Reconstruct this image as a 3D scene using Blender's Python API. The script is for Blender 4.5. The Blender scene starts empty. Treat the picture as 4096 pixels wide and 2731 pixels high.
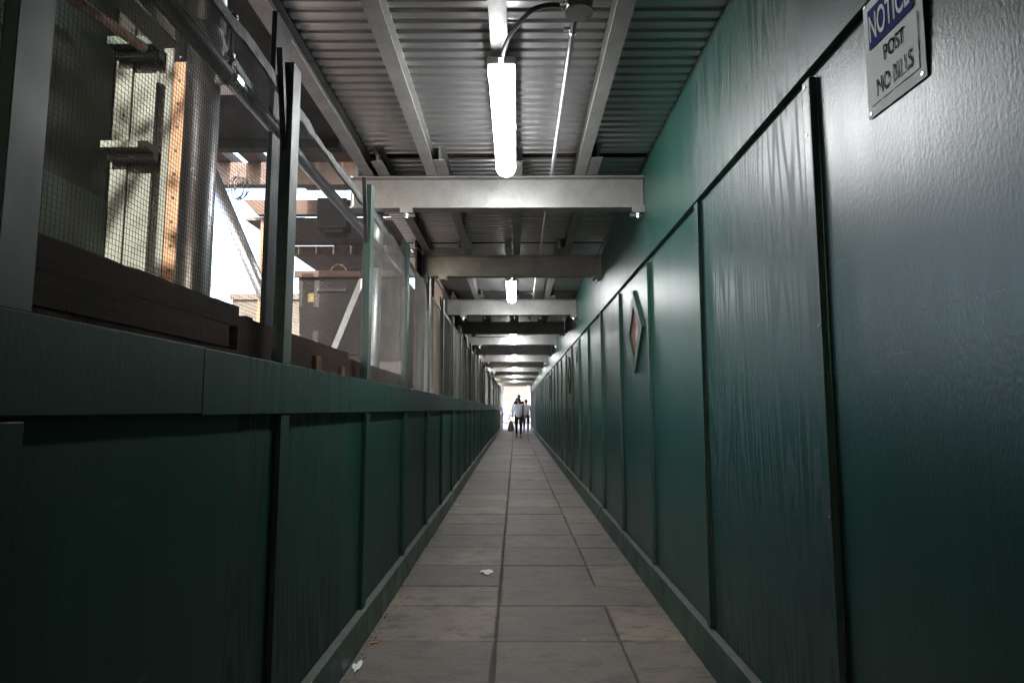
import bpy, bmesh, math, random
from mathutils import Vector, Matrix, noise as mnoise
rnd = random.Random(7)
S = bpy.context.scene
COL = S.collection
H = 1.18                      # eye height above the pavement; z below is measured from the pavement
R = math.radians
ORD = ['first','second','third','fourth','fifth','sixth','seventh','eighth','ninth','tenth','eleventh','twelfth','thirteenth','fourteenth','fifteenth','sixteenth']

# ------------------------------------------------------------------ materials
def nn(nt, typ, **kw):
    n = nt.nodes.new(typ)
    for k, v in kw.items():
        if k.startswith('i_'):
            n.inputs[k[2:].replace('_', ' ')].default_value = v
        else:
            setattr(n, k, v)
    return n
def mapped(nt, scale, rot=(0,0,0), obj=False):
    m = nn(nt, 'ShaderNodeMapping')
    m.inputs['Scale'].default_value = scale
    m.inputs['Rotation'].default_value = rot
    if obj:
        g = nn(nt, 'ShaderNodeTexCoord'); nt.links.new(g.outputs['Object'], m.inputs['Vector'])
    else:
        g = nn(nt, 'ShaderNodeNewGeometry'); nt.links.new(g.outputs['Position'], m.inputs['Vector'])
    return m.outputs['Vector']
def noise(nt, vec, scale=1.0, detail=4, rough=.55, dist=0):
    n = nn(nt, 'ShaderNodeTexNoise'); n.inputs['Scale'].default_value = scale
    n.inputs['Detail'].default_value = detail; n.inputs['Roughness'].default_value = rough
    n.inputs['Distortion'].default_value = dist
    nt.links.new(vec, n.inputs['Vector']); return n.outputs['Fac']
def ramp(nt, fac, stops):
    r = nn(nt, 'ShaderNodeValToRGB'); e = r.color_ramp.elements
    while len(e) < len(stops): e.new(.5)
    for el, (p, c) in zip(e, stops):
        el.position = p; el.color = (c, c, c, 1) if not isinstance(c, tuple) else (*c, 1)
    nt.links.new(fac, r.inputs['Fac']); return r.outputs['Color']
def mth(nt, op, a, b=None, c=None):
    m = nn(nt, 'ShaderNodeMath', operation=op)
    for i, v in enumerate((a, b, c)):
        if v is None: continue
        if isinstance(v, (int, float)): m.inputs[i].default_value = v
        else: nt.links.new(v, m.inputs[i])
    return m.outputs[0]
def mixc(nt, fac, a, b, mode='MIX'):
    m = nn(nt, 'ShaderNodeMix', data_type='RGBA', blend_type=mode)
    for s, v in ((0, fac), (6, a), (7, b)):
        if isinstance(v, (int, float)): m.inputs[s].default_value = v
        elif isinstance(v, tuple): m.inputs[s].default_value = (*v, 1)
        else: nt.links.new(v, m.inputs[s])
    return m.outputs[2]
def base(name):
    m = bpy.data.materials.new(name); m.use_nodes = True
    nt = m.node_tree; b = nt.nodes['Principled BSDF']
    return m, nt, b
def bump(nt, b, h, strength, dist=.01):
    n = nn(nt, 'ShaderNodeBump'); n.inputs['Strength'].default_value = strength; n.inputs['Distance'].default_value = dist
    nt.links.new(h, n.inputs['Height']); nt.links.new(n.outputs['Normal'], b.inputs['Normal'])
def simple(name, c1, c2=None, rough=.6, metal=0, scale=(8,8,8), bumps=0, obj=False, rvar=.1, spec=.5):
    m, nt, b = base(name)
    c2 = c2 or tuple(x*.75 for x in c1)
    v = mapped(nt, scale, obj=obj); f = noise(nt, v, 1, 5, .6)
    nt.links.new(mixc(nt, ramp(nt, f, [(.3, 0.0), (.7, 1.0)]), c1, c2), b.inputs['Base Color'])
    r = nn(nt, 'ShaderNodeMapRange'); nt.links.new(f, r.inputs[0]); r.inputs[1].default_value = .3; r.inputs[2].default_value = .7
    r.inputs[3].default_value = rough-rvar; r.inputs[4].default_value = rough+rvar
    nt.links.new(r.outputs[0], b.inputs['Roughness'])
    b.inputs['Metallic'].default_value = metal; b.inputs['Specular IOR Level'].default_value = spec
    if bumps: bump(nt, b, f, bumps)
    return m
def emissive(name, col, strength):
    m, nt, b = base(name)
    b.inputs['Base Color'].default_value = (*col, 1)
    b.inputs['Emission Color'].default_value = (*col, 1); b.inputs['Emission Strength'].default_value = strength
    return m

def green_paint(name, c1, c2, rough, grain_amt, cracks=False):
    m, nt, b = base(name)
    vg = mapped(nt, (60, 60, 2.2)); g = noise(nt, vg, 1, 5, .6)           # fine vertical grain
    vo = mapped(nt, (120, 120, 60)); fine = noise(nt, vo, 1, 3, .6)         # roller stipple
    vl = mapped(nt, (1.4, 1.4, 1.1)); big = noise(nt, vl, 1, 3, .5)       # cloudy patches
    vs = mapped(nt, (9, 9, .7)); streak = noise(nt, vs, 1, 4, .6)
    # cathedral grain: rings of a stretched noise field
    vc = mapped(nt, (3.6, 3.6, .26)); fld = noise(nt, vc, 1, 2, .45)
    rings = mth(nt, 'PINGPONG', mth(nt, 'MULTIPLY', fld, 44.0), 1.0)
    rings = ramp(nt, rings, [(.0, .0), (.45, .08), (.72, 1.0)])
    # rings strong only on some sheets
    sep = nn(nt, 'ShaderNodeSeparateXYZ'); geo = nn(nt, 'ShaderNodeNewGeometry'); nt.links.new(geo.outputs['Position'], sep.inputs[0])
    sheet = mth(nt, 'FLOOR', mth(nt, 'DIVIDE', mth(nt, 'SUBTRACT', sep.outputs[1], 1.84-1.213*8), 1.213))
    wn = nn(nt, 'ShaderNodeTexWhiteNoise', noise_dimensions='1D'); nt.links.new(sheet, wn.inputs['W'])
    rnds = wn.outputs['Value']
    istwo = mth(nt, 'COMPARE', sheet, 8.0, .1)
    ringamt = mth(nt, 'MAXIMUM', mth(nt, 'MULTIPLY', mth(nt, 'GREATER_THAN', rnds, .8), .35), istwo)
    height = mth(nt, 'ADD', mth(nt, 'MULTIPLY', g, .40), mth(nt, 'MULTIPLY', fine, .95))
    height = mth(nt, 'ADD', height, mth(nt, 'MULTIPLY', mth(nt, 'MULTIPLY', rings, ringamt), .18))
    col = mixc(nt, ramp(nt, big, [(.3, 0.0), (.7, 1.0)]), c1, c2)
    col = mixc(nt, mth(nt, 'MULTIPLY', ramp(nt, streak, [(.5, 0.0), (.8, 1.0)]), .35), col, tuple(x*1.6+.003 for x in c1))
    # grain taken up unevenly by the paint
    col = mixc(nt, mth(nt, 'MULTIPLY', ramp(nt, g, [(.35, 0.0), (.68, 1.0)]), .35), col, tuple(x*.5 for x in c2))
    col = mixc(nt, mth(nt, 'MULTIPLY', mth(nt, 'MULTIPLY', rings, ringamt), .6), col, tuple(x*.45 for x in c2))
    # per sheet tint
    col = mixc(nt, mth(nt, 'MULTIPLY', rnds, .35), col, tuple(x*.55+.004 for x in c2))
    # thin slanting scratches and dust splashed up from the pavement
    for (rx, sc_, th) in ((.55, (2, 3.2, 75), .73), (-.35, (2, 4.0, 90), .74), (1.25, (2, 3.0, 80), .75)):
        sn = noise(nt, mapped(nt, sc_, (rx, 0, 0)), 1, 2, .5, .1); mk = noise(nt, mapped(nt, (1.7, 1.7+rx*.2, 1.5)), 1, 3)
        col = mixc(nt, mth(nt, 'MULTIPLY', mth(nt, 'MULTIPLY', ramp(nt, sn, [(th, 0.0), (th+.03, 1.0)]), ramp(nt, mk, [(.5, 0.0), (.62, 1.0)])), .40), col, (.17, .20, .185))
    low = nn(nt, 'ShaderNodeMapRange'); nt.links.new(sep.outputs[2], low.inputs[0]); low.inputs[1].default_value = .75; low.inputs[2].default_value = .15; low.inputs[3].default_value = 0; low.inputs[4].default_value = 1
    spl = noise(nt, mapped(nt, (14, 14, 9)), 1, 6, .75)
    col = mixc(nt, mth(nt, 'MULTIPLY', mth(nt, 'MULTIPLY', low.outputs[0], ramp(nt, spl, [(.5, 0.0), (.7, 1.0)])), .22), col, (.085, .08, .068))
    # pale scuffs
    vsc = mapped(nt, (3.0, 3.0, 11.0), (.5, 0, 0)); sc = noise(nt, vsc, 1.2, 6, .75, .6)
    col = mixc(nt, mth(nt, 'MULTIPLY', ramp(nt, sc, [(.645, 0.0), (.74, 1.0)]), .35), col, (.16, .19, .18))
    vsp = mapped(nt, (30, 30, 30)); sp = nn(nt, 'ShaderNodeTexVoronoi', feature='DISTANCE_TO_EDGE' if False else 'F1'); sp.inputs['Scale'].default_value = 1
    nt.links.new(vsp, sp.inputs['Vector'])
    dots = mth(nt, 'MULTIPLY', mth(nt, 'LESS_THAN', sp.outputs['Distance'], .09), mth(nt, 'GREATER_THAN', noise(nt, mapped(nt, (4,4,4)), 1, 2), .6))
    col = mixc(nt, mth(nt, 'MULTIPLY', dots, .5), col, (.012, .014, .013))
    rough_s = mth(nt, 'ADD', rough-.07, mth(nt, 'MULTIPLY', streak, .16))
    rough_s = mth(nt, 'ADD', rough_s, mth(nt, 'MULTIPLY', mth(nt, 'MULTIPLY', rings, ringamt), .22))
    if cracks:
        for (z0, sl, thr, dark) in ((H+.222, .0, .50, .8), (H+.131, .0, .30, .3)):
            wob = mth(nt, 'MULTIPLY', mth(nt, 'SUBTRACT', noise(nt, mapped(nt, (1, 14, 1)), 1, 5, .7), .5), .022)
            dz = mth(nt, 'ABSOLUTE', mth(nt, 'SUBTRACT', mth(nt, 'SUBTRACT', sep.outputs[2], z0), wob))
            line = mth(nt, 'LESS_THAN', dz, .0016)
            gap = mth(nt, 'GREATER_THAN', noise(nt, mapped(nt, (1, 23, 3)), 1, 3), thr)
            near = mth(nt, 'LESS_THAN', sep.outputs[1], 1.80)
            ck = mth(nt, 'MULTIPLY', mth(nt, 'MULTIPLY', line, gap), near)
            col = mixc(nt, mth(nt, 'MULTIPLY', ck, dark), col, (.004, .004, .004))
            height = mth(nt, 'SUBTRACT', height, mth(nt, 'MULTIPLY', ck, 1.2))
    nt.links.new(col, b.inputs['Base Color']); nt.links.new(rough_s, b.inputs['Roughness'])
    bump(nt, b, height, grain_amt, .004)
    return m

def galvanised(name, c1, c2, rough, metal, spots=True, bmp=.05):
    m, nt, b = base(name)
    v = mapped(nt, (1, 1, 1))
    vo = nn(nt, 'ShaderNodeTexVoronoi'); vo.inputs['Scale'].default_value = 70; nt.links.new(v, vo.inputs['Vector'])
    sepc = nn(nt, 'ShaderNodeSeparateColor'); nt.links.new(vo.outputs['Color'], sepc.inputs[0])
    f = noise(nt, v, 5, 5, .6)
    mix = mth(nt, 'ADD', mth(nt, 'MULTIPLY', sepc.outputs[0], .10), mth(nt, 'MULTIPLY', f, .90))
    col = mixc(nt, ramp(nt, mix, [(.3, 0.0), (.7, 1.0)]), c1, c2)
    if spots:
        d = noise(nt, v, 34, 6, .7)
        col = mixc(nt, ramp(nt, d, [(.68, 0.0), (.73, .6)]), col, (.05, .045, .04))
        d2 = noise(nt, mapped(nt, (2, 2, 2)), 1, 5, .7)
        col = mixc(nt, ramp(nt, d2, [(.55, 0.0), (.8, .45)]), col, (.12, .095, .07))
    nt.links.new(col, b.inputs['Base Color'])
    nt.links.new(mth(nt, 'ADD', rough-.1, mth(nt, 'MULTIPLY', mix, .25)), b.inputs['Roughness'])
    b.inputs['Metallic'].default_value = metal
    if bmp: bump(nt, b, noise(nt, v, 60, 3, .6), bmp, .002)
    return m

def wood(name, c1, c2, axis='Y', rough=.75, spec=.3):
    m, nt, b = base(name)
    sc = {'X': (1.2, 22, 22), 'Y': (22, 1.2, 22), 'Z': (22, 22, 1.2)}[axis]
    g = noise(nt, mapped(nt, sc), 1, 6, .65, .4); big = noise(nt, mapped(nt, (2, 2, 2)), 1, 4)
    col = mixc(nt, ramp(nt, g, [(.3, 0.0), (.7, 1.0)]), c1, c2)
    col = mixc(nt, ramp(nt, big, [(.45, 0.0), (.75, .6)]), col, tuple(x*.5 for x in c2))
    nt.links.new(col, b.inputs['Base Color']); b.inputs['Roughness'].default_value = rough
    b.inputs['Specular IOR Level'].default_value = spec
    bump(nt, b, g, .4, .006)
    return m

def stone_paving():
    m, nt, b = base('paving_stone')
    geo = nn(nt, 'ShaderNodeNewGeometry'); rpi = geo.outputs['Random Per Island']
    big = noise(nt, mapped(nt, (2.2, 2.2, 2.2)), 1, 5, .6); fine = noise(nt, mapped(nt, (45, 45, 45)), 1, 5, .7)
    c = mixc(nt, ramp(nt, big, [(.38, 0.0), (.62, 1.0)]), (.27, .212, .155), (.155, .130, .101))
    c = mixc(nt, mth(nt, 'MULTIPLY', rpi, .8), c, (.115, .102, .085))
    c = mixc(nt, mth(nt, 'MULTIPLY', ramp(nt, fine, [(.35, 0.0), (.7, 1.0)]), .45), c, (.080, .070, .063))
    dirt = noise(nt, mapped(nt, (5, 9, 5)), 1, 6, .72)
    c = mixc(nt, ramp(nt, dirt, [(.50, 0.0), (.64, .8)]), c, (.060, .049, .041))
    c = mixc(nt, ramp(nt, mth(nt, 'FRACT', mth(nt, 'MULTIPLY', rpi, 7.31)), [(.0, 0.0), (1.0, .55)]), c, (.092, .082, .070))
    # hair cracks and cleft lines running mostly across
    ck = noise(nt, mapped(nt, (1.6, 5.0, 3)), 1, 6, .6, 1.2)
    line = mth(nt, 'LESS_THAN', mth(nt, 'ABSOLUTE', mth(nt, 'SUBTRACT', ck, .5)), .0035)
    part = mth(nt, 'GREATER_THAN', noise(nt, mapped(nt, (3, 3, 3)), 1, 3), .5)
    ckm = mth(nt, 'MULTIPLY', line, part)
    c = mixc(nt, mth(nt, 'MULTIPLY', ckm, .55), c, (.05, .045, .04))
    # pale gum / spots
    vo = nn(nt, 'ShaderNodeTexVoronoi'); vo.inputs['Scale'].default_value = 3.2; nt.links.new(mapped(nt, (1, 1, 0)), vo.inputs['Vector'])
    gum = mth(nt, 'LESS_THAN', vo.outputs['Distance'], .045)
    c = mixc(nt, mth(nt, 'MULTIPLY', gum, .35), c, (.36, .34, .31))
    nt.links.new(c, b.inputs['Base Color'])
    nt.links.new(mth(nt, 'ADD', .5, mth(nt, 'MULTIPLY', fine, .25)), b.inputs['Roughness'])
    h = mth(nt, 'ADD', mth(nt, 'MULTIPLY', big, 1.2), mth(nt, 'MULTIPLY', fine, .35))
    h = mth(nt, 'SUBTRACT', h, mth(nt, 'MULTIPLY', ckm, .8))
    bump(nt, b, h, .6, .018)
    return m

M = {}
M['green_r'] = green_paint('glossy_green_paint', (.012, .062, .044), (.008, .046, .036), .36, .24, True)
M['green_r'].node_tree.nodes['Principled BSDF'].inputs['Specular IOR Level'].default_value = .58
M['green_l'] = green_paint('satin_green_paint', (.007, .050, .035), (.006, .038, .028), .48, .16)
M['green_l'].node_tree.nodes['Principled BSDF'].inputs['Specular IOR Level'].default_value = .28
M['post_paint'] = simple('worn_grey_green_post_paint', (.040, .070, .056), (.026, .050, .040), .5, 0, (8, 8, 4), .1)
M['green_trim'] = simple('green_trim_paint', (.012, .060, .043), (.009, .044, .035), .42, 0, (6, 6, 6), .08)
M['dust_edge'] = simple('dusty_green_edge', (.10, .105, .09), (.06, .065, .055), .8, 0, (20, 20, 20), .1)
M['galv'] = galvanised('galvanised_steel', (.34, .335, .32), (.22, .218, .21), .46, .55)
M['galv_dark'] = galvanised('dull_galvanised_steel', (.25, .245, .235), (.165, .16, .155), .5, .6)
M['deck'] = simple('corrugated_deck_steel', (.47, .465, .46), (.37, .37, .37), .31, .9, (1.5, 1.5, 1.5), 0, False, .03)
M['pipe'] = galvanised('galvanised_pipe', (.50, .50, .50), (.36, .36, .37), .36, .75)
M['pipe_dull'] = galvanised('dull_scaffold_pipe', (.22, .22, .22), (.13, .13, .13), .42, .7)
M['wire_lit'] = simple('lamplit_mesh_wire', (.17, .165, .15), (.12, .115, .105), .8, .1)  # same wire in a paler tone, lamplight on the far screens painted in
M['bolt'] = simple('zinc_bolt', (.55, .55, .54), (.4, .4, .4), .3, .9)
M['wire'] = simple('wire_mesh_steel', (.035, .035, .034), (.024, .024, .023), .7, .1, (8, 8, 8), 0, False, .05, .3)  # darker tone for the near screens, their shade put into the colour
M['selvage'] = simple('rough_mesh_edge', (.085, .09, .083), (.04, .045, .04), .7, .2, (30, 30, 30), .5)
M['lamp'] = emissive('lamp_diffuser_light', (.975, .985, 1.0), 7.3)
M['plastic'] = simple('lamp_housing_plastic', (.55, .56, .56), None, .5)
M['cable'] = simple('black_cable', (.012, .012, .013), None, .42)
M['black'] = simple('black_paint', (.010, .011, .012), None, .6)
M['paving'] = stone_paving()
M['bed'] = simple('dark_joint_grit', (.075, .064, .05), (.04, .034, .028), .95, 0, (40, 40, 40), .4)
M['timber'] = wood('dark_weathered_timber', (.072, .044, .029), (.030, .019, .013), 'Y', .85, .15)
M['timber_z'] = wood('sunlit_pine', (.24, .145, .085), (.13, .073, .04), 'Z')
M['timber_x'] = wood('brown_timber', (.075, .045, .034), (.045, .028, .021), 'X')
M['plank'] = wood('grey_brown_planks', (.13, .10, .088), (.08, .057, .05), 'Y')
M['ply_brown'] = wood('brown_plywood', (.16, .105, .078), (.085, .06, .045), 'Z')
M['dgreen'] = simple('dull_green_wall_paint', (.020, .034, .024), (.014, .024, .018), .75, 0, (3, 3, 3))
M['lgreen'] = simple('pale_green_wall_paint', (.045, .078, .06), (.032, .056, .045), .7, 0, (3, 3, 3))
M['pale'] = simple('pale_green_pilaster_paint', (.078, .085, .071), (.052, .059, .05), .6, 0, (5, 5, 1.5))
M['soffit'] = simple('dark_soffit_board', (.014, .014, .012), (.009, .009, .008), .9, 0, (6, 6, 6))
M['steel_dark'] = simple('stained_dark_steel', (.022, .019, .0175), (.009, .008, .0078), .6, 0, (3, 3, 2), .1, False, .1, .2)
M['white_board'] = simple('white_painted_board', (.45, .445, .43), (.36, .355, .34), .6)
M['yellow'] = simple('yellow_plastic', (.20, .14, .03), None, .5)
M['paper'] = simple('weathered_sign_sheet', (.82, .82, .80), (.70, .71, .69), .75, 0, (9, 9, 5), 0, False, .05, .2)
M['white_paper'] = simple('white_paper', (.78, .78, .76), (.66, .66, .65), .7)
M['blue_ink'] = simple('blue_sign_ink', (.012, .030, .17), (.018, .036, .15), .8, 0, (8, 8, 8), 0, False, .05, .1)
M['pane'] = simple('reddish_scratched_pane', (.22, .085, .055), (.13, .06, .045), .35, 0, (6, 6, 6))
M['concrete'] = simple('sidewalk_concrete', (.12, .115, .108), (.095, .09, .086), .85, 0, (2, 2, 2))
M['asphalt'] = simple('asphalt', (.065, .065, .066), (.045, .045, .046), .85, 0, (3, 3, 3), .1)
M['ground'] = simple('dusty_ground', (.16, .13, .11), (.115, .095, .08), .95, 0, (.8, .8, .8))
M['facade'] = simple('pale_limestone', (.052, .050, .049), (.042, .040, .039), .85, 0, (.5, .5, .5))
M['facade2'] = simple('warm_pale_brick', (.052, .044, .039), (.042, .036, .031), .85, 0, (.6, .6, .6))
M['glass'] = simple('window_glass', (.16, .19, .24), (.1, .12, .16), .12)
M['skin'] = simple('skin', (.50, .30, .21), (.45, .26, .18), .5)
M['skin_dark'] = simple('tanned_skin', (.20, .11, .075), None, .5)
M['hair'] = simple('black_hair', (.012, .009, .008), (.022, .013, .010), .4, 0, (60, 60, 20))
M['hair_grey'] = simple('greying_brown_hair', (.12, .085, .065), None, .6)
M['top_grey'] = simple('pale_grey_knit', (.64, .65, .68), (.52, .53, .57), .85, 0, (6, 6, 3), .2)
M['tee'] = simple('offwhite_cotton', (.70, .67, .65), (.6, .57, .56), .9, 0, (5, 5, 3), .2)
M['jacket'] = simple('navy_black_jacket', (.012, .013, .02), None, .7)
M['trousers'] = simple('black_trousers', (.008, .008, .010), None, .8)
M['jeans'] = simple('blue_jeans', (.035, .065, .13), (.05, .085, .16), .85, 0, (9, 9, 4))
M['shoe_black'] = simple('black_shoe_leather', (.01, .01, .011), None, .35)
M['shoe_white'] = simple('white_trainer', (.6, .6, .6), None, .6)
M['bag'] = simple('olive_tan_canvas', (.15, .125, .075), (.11, .092, .055), .85, 0, (9, 9, 9), .2)
M['rucksack'] = simple('blue_nylon', (.05, .14, .36), None, .6)
M['car_paint'] = simple('blue_grey_car_paint', (.035, .05, .085), (.03, .045, .08), .22, .3)
M['car_white'] = simple('silver_trim', (.26, .265, .275), None, .35)
M['car_glass'] = simple('car_glass', (.05, .065, .085), None, .06)
M['tyre'] = simple('tyre_rubber', (.02, .02, .02), None, .85)
M['rim'] = simple('alloy_rim', (.62, .62, .63), None, .3, .7)
M['sign_yellow'] = simple('yellow_green_sign', (.15, .14, .02), None, .5)
M['red_light'] = emissive('red_signal_light', (1.0, .045, .006), .9)
M['grey_box'] = simple('grey_signal_housing', (.16, .16, .18), None, .5)
M['white_steel'] = simple('white_painted_steel', (.24, .24, .245), None, .5)
M['leaf'] = simple('tree_leaf', (.055, .11, .03), (.035, .075, .02), .6, 0, (1, 1, 1))
M['bark'] = wood('bark', (.12, .09, .07), (.06, .045, .035), 'Z')
M['grit'] = simple('grit_crumbs', (.16, .13, .1), (.07, .055, .04), .9, 0, (90, 90, 90))
M['filter'] = simple('orange_filter_paper', (.5, .27, .09), None, .8)
M['rust'] = simple('rusty_pipe', (.13, .075, .05), (.08, .05, .035), .7, .3, (20, 20, 20))
M['gusset'] = simple('grey_green_plate', (.10, .15, .125), (.075, .115, .10), .55)
def faded_ink(name, col, thr):
    m, nt, b = base(name)
    f = noise(nt, mapped(nt, (40, 40, 22)), 1, 4, .6)
    nt.links.new(mixc(nt, ramp(nt, f, [(thr-.06, 0.0), (thr+.06, 1.0)]), col, (.74, .74, .72)), b.inputs['Base Color'])
    b.inputs['Roughness'].default_value = .85; b.inputs['Specular IOR Level'].default_value = .08
    return m
M['ink_worn'] = faded_ink('worn_black_ink', (.03, .03, .035), .60)
M['ink_gone'] = faded_ink('very_worn_ink', (.06, .055, .06), .52)

# ------------------------------------------------------------------ mesh helpers
class MB:
    def __init__(s): s.v = []; s.f = []; s.m = []
    def add(s, vs, fs, mi=0):
        o = len(s.v); s.v += [tuple(v) for v in vs]
        for i, f in enumerate(fs):
            s.f.append(tuple(o+k for k in f)); s.m.append(mi if isinstance(mi, int) else mi[i])
        return s
    def box(s, x0, x1, y0, y1, z0, z1, mi=0, top=None):
        vs = [(x, y, z) for z in (z0, z1) for y in (y0, y1) for x in (x0, x1)]
        fs = [(0,2,3,1), (4,5,7,6), (0,1,5,4), (2,6,7,3), (0,4,6,2), (1,3,7,5)]
        return s.add(vs, fs, [mi, mi if top is None else top, mi, mi, mi, mi])
    def obox(s, mat, sx, sy, sz, mi=0):            # centred box under a matrix
        vs = [mat @ Vector((x*sx/2, y*sy/2, z*sz/2)) for z in (-1, 1) for y in (-1, 1) for x in (-1, 1)]
        return s.add(vs, [(0,2,3,1), (4,5,7,6), (0,1,5,4), (2,6,7,3), (0,4,6,2), (1,3,7,5)], mi)
    def prism(s, prof, axis, a0, a1, mi=0):        # closed profile extruded along an axis
        n = len(prof)
        def pt(p, a): return {'X': (a, p[0], p[1]), 'Y': (p[0], a, p[1]), 'Z': (p[0], p[1], a)}[axis]
        vs = [pt(p, a0) for p in prof]+[pt(p, a1) for p in prof]
        fs = [(i, (i+1) % n, n+(i+1) % n, n+i) for i in range(n)]+[tuple(range(n))[::-1], tuple(range(n, 2*n))]
        return s.add(vs, fs, mi)
    def tube(s, pts, r, n=8, mi=0, cap=True):
        pts = [Vector(p) for p in pts]; rr = r if isinstance(r, (list, tuple)) else [r]*len(pts)
        vs = []; up = None
        for i, p in enumerate(pts):
            d = (pts[min(i+1, len(pts)-1)]-pts[max(i-1, 0)]).normalized()
            if up is None: up = Vector((0, 0, 1)) if abs(d.z) < .9 else Vector((1, 0, 0))
            a = d.cross(up).normalized(); up = a.cross(d).normalized()
            for k in range(n):
                t = 2*math.pi*k/n; vs.append(p+(a*math.cos(t)+up*math.sin(t))*rr[i])
        fs = [(i*n+k, i*n+(k+1) % n, (i+1)*n+(k+1) % n, (i+1)*n+k) for i in range(len(pts)-1) for k in range(n)]
        if cap: fs += [tuple(range(n))[::-1], tuple(range((len(pts)-1)*n, len(pts)*n))]
        return s.add(vs, fs, mi)
    def ball(s, c, rx, ry, rz, n=10, m=7, mi=0, rot=None):
        vs = []; c = Vector(c)
        for j in range(m+1):
            ph = math.pi*j/m
            for k in range(n):
                t = 2*math.pi*k/n
                p = Vector((rx*math.sin(ph)*math.cos(t), ry*math.sin(ph)*math.sin(t), rz*math.cos(ph)))
                if rot is not None: p = rot @ p
                vs.append(c+p)
        fs = [(j*n+k, (j+1)*n+k, (j+1)*n+(k+1) % n, j*n+(k+1) % n) for j in range(m) for k in range(n)]
        return s.add(vs, fs, mi)

def off(o):
    v = Vector((0, 0, 0))
    while o is not None: v += o.location; o = o.parent
    return v
def thing(name, label, cat, loc=(0,0,0), group=None, kind=None):
    o = bpy.data.objects.new(name, None); COL.objects.link(o); o.location = loc; o.empty_display_size = .1
    return tag(o, label, cat, group, kind)
def tag(o, label=None, cat=None, group=None, kind=None):
    if label: o['label'] = label
    if cat: o['category'] = cat
    if group: o['group'] = group
    if kind: o['kind'] = kind
    return o
def obj(name, mb, mats, parent=None, bevel=0, smooth=False, label=None, loc=None, segs=1):
    """vertices are given in world space; they are stored relative to loc / the parent's place"""
    o0 = off(parent) if parent is not None else Vector((0, 0, 0))
    if loc is not None: o0 = Vector(loc)
    me = bpy.data.meshes.new(name)
    me.from_pydata([tuple(Vector(v)-o0) for v in mb.v], [], mb.f); me.update()
    for x in (mats if isinstance(mats, (list, tuple)) else [mats]): me.materials.append(M[x])
    for p, mi in zip(me.polygons, mb.m): p.material_index = mi
    bm = bmesh.new(); bm.from_mesh(me)
    bmesh.ops.remove_doubles(bm, verts=bm.verts, dist=1e-6)
    bmesh.ops.recalc_face_normals(bm, faces=bm.faces)
    if bevel:
        es = [e for e in bm.edges if len(e.link_faces) == 2 and e.calc_face_angle(0) > .6]
        bmesh.ops.bevel(bm, geom=es, offset=bevel, segments=segs, affect='EDGES', profile=.6, clamp_overlap=True)
    bm.to_mesh(me); bm.free()
    if smooth:
        for p in me.polygons: p.use_smooth = True
    o = bpy.data.objects.new(name, me); COL.objects.link(o)
    if parent is not None:
        o.parent = parent
        if loc is not None: o.location = Vector(loc)-off(parent)
    elif loc is not None: o.location = loc
    if label: o['label'] = label
    return o
def dup(o, delta=None, loc=None, parent=None):
    c = o.copy(); COL.objects.link(c); c.parent = parent
    if loc is not None: c.location = loc
    elif delta is not None: c.location = o.location+Vector(delta)
    for ch in list(o.children): dup(ch, parent=c)
    return c
def relink(o, parent): o.parent = parent

# ------------------------------------------------------------------ setting: ground
g = MB(); g.box(-400, 400, -200, 600, -.30, -.062)
tag(obj('ground', g, 'ground'), kind='structure')
g = MB(); g.box(-1.6, 1.6, -9, 37.4, -.06, -.0085); tag(obj('pavement_bed', g, 'bed'), kind='structure')
# paving slabs: rows 0.6 m deep, three columns, a narrow band near the camera
rows = [-9.1]
while rows[-1] < 2.2: rows.append(rows[-1]+.61)
rows = [r for r in rows if r < 2.5]+[2.82, 3.425, 4.02, 4.455, 5.03, 5.66, 6.215, 6.825, 7.425, 7.97, 8.595, 9.19, 9.75, 10.36, 10.94, 11.63, 12.25, 12.86, 13.4, 13.94, 14.5, 15.05, 15.6]
while rows[-1] < 36.8: rows.append(rows[-1]+.602)
pv = MB()
for i in range(len(rows)-1):
    y0, y1 = rows[i], rows[i+1]; narrow = abs(y0-4.02) < .01
    cx = -.108-.0015*max(0, y0-4)
    xs = [-1.5, cx, .53-.002*max(0, y0-4), 1.5] if not narrow else [-1.5, cx, 1.5]
    for j in range(len(xs)-1):
        gp = rnd.choice([.0015, .0025, .004])
        gx0 = .0045 if j == 1 else gp; gx1 = .0055 if j == 0 else gp
        jit = [rnd.uniform(-.004, .004) for _ in range(8)]
        dz = rnd.uniform(-.004, .003)
        x0, x1 = xs[j]+gx0, xs[j+1]-gx1
        # slab top as a grid with a worn, slightly broken edge
        n = 7; P = []
        for a in range(n+1):
            P.append((x0+(x1-x0)*a/n, y0+gp+rnd.uniform(0, .005)))
        for a in range(1, 4): P.append((x1-rnd.uniform(0, .006), y0+gp+(y1-y0-2*gp)*a/4))
        for a in range(n, -1, -1): P.append((x0+(x1-x0)*a/n, y1-gp-rnd.uniform(0, .005)))
        for a in range(3, 0, -1): P.append((x0+rnd.uniform(0, .006), y0+gp+(y1-y0-2*gp)*a/4))
        k = len(P); cxm = (x0+x1)/2; cym = (y0+y1)/2
        lo = [(px, py, -.03) for px, py in P]; mid = [(px, py, dz-.006) for px, py in P]
        top = [(px+(cxm-px)*.012, py+(cym-py)*.022, dz) for px, py in P]
        fs = [(q, (q+1) % k, k+(q+1) % k, k+q) for q in range(k)]+[(k+q, k+(q+1) % k, 2*k+(q+1) % k, 2*k+q) for q in range(k)]+[tuple(range(2*k, 3*k))]
        pv.add(lo+mid+top, fs)
tag(obj('pavement', pv, 'paving'), kind='structure')
g = MB(); g.box(-14, 9, 37.0, 49.5, -.05, -.005); tag(obj('sidewalk', g, 'concrete'), kind='structure')
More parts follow.
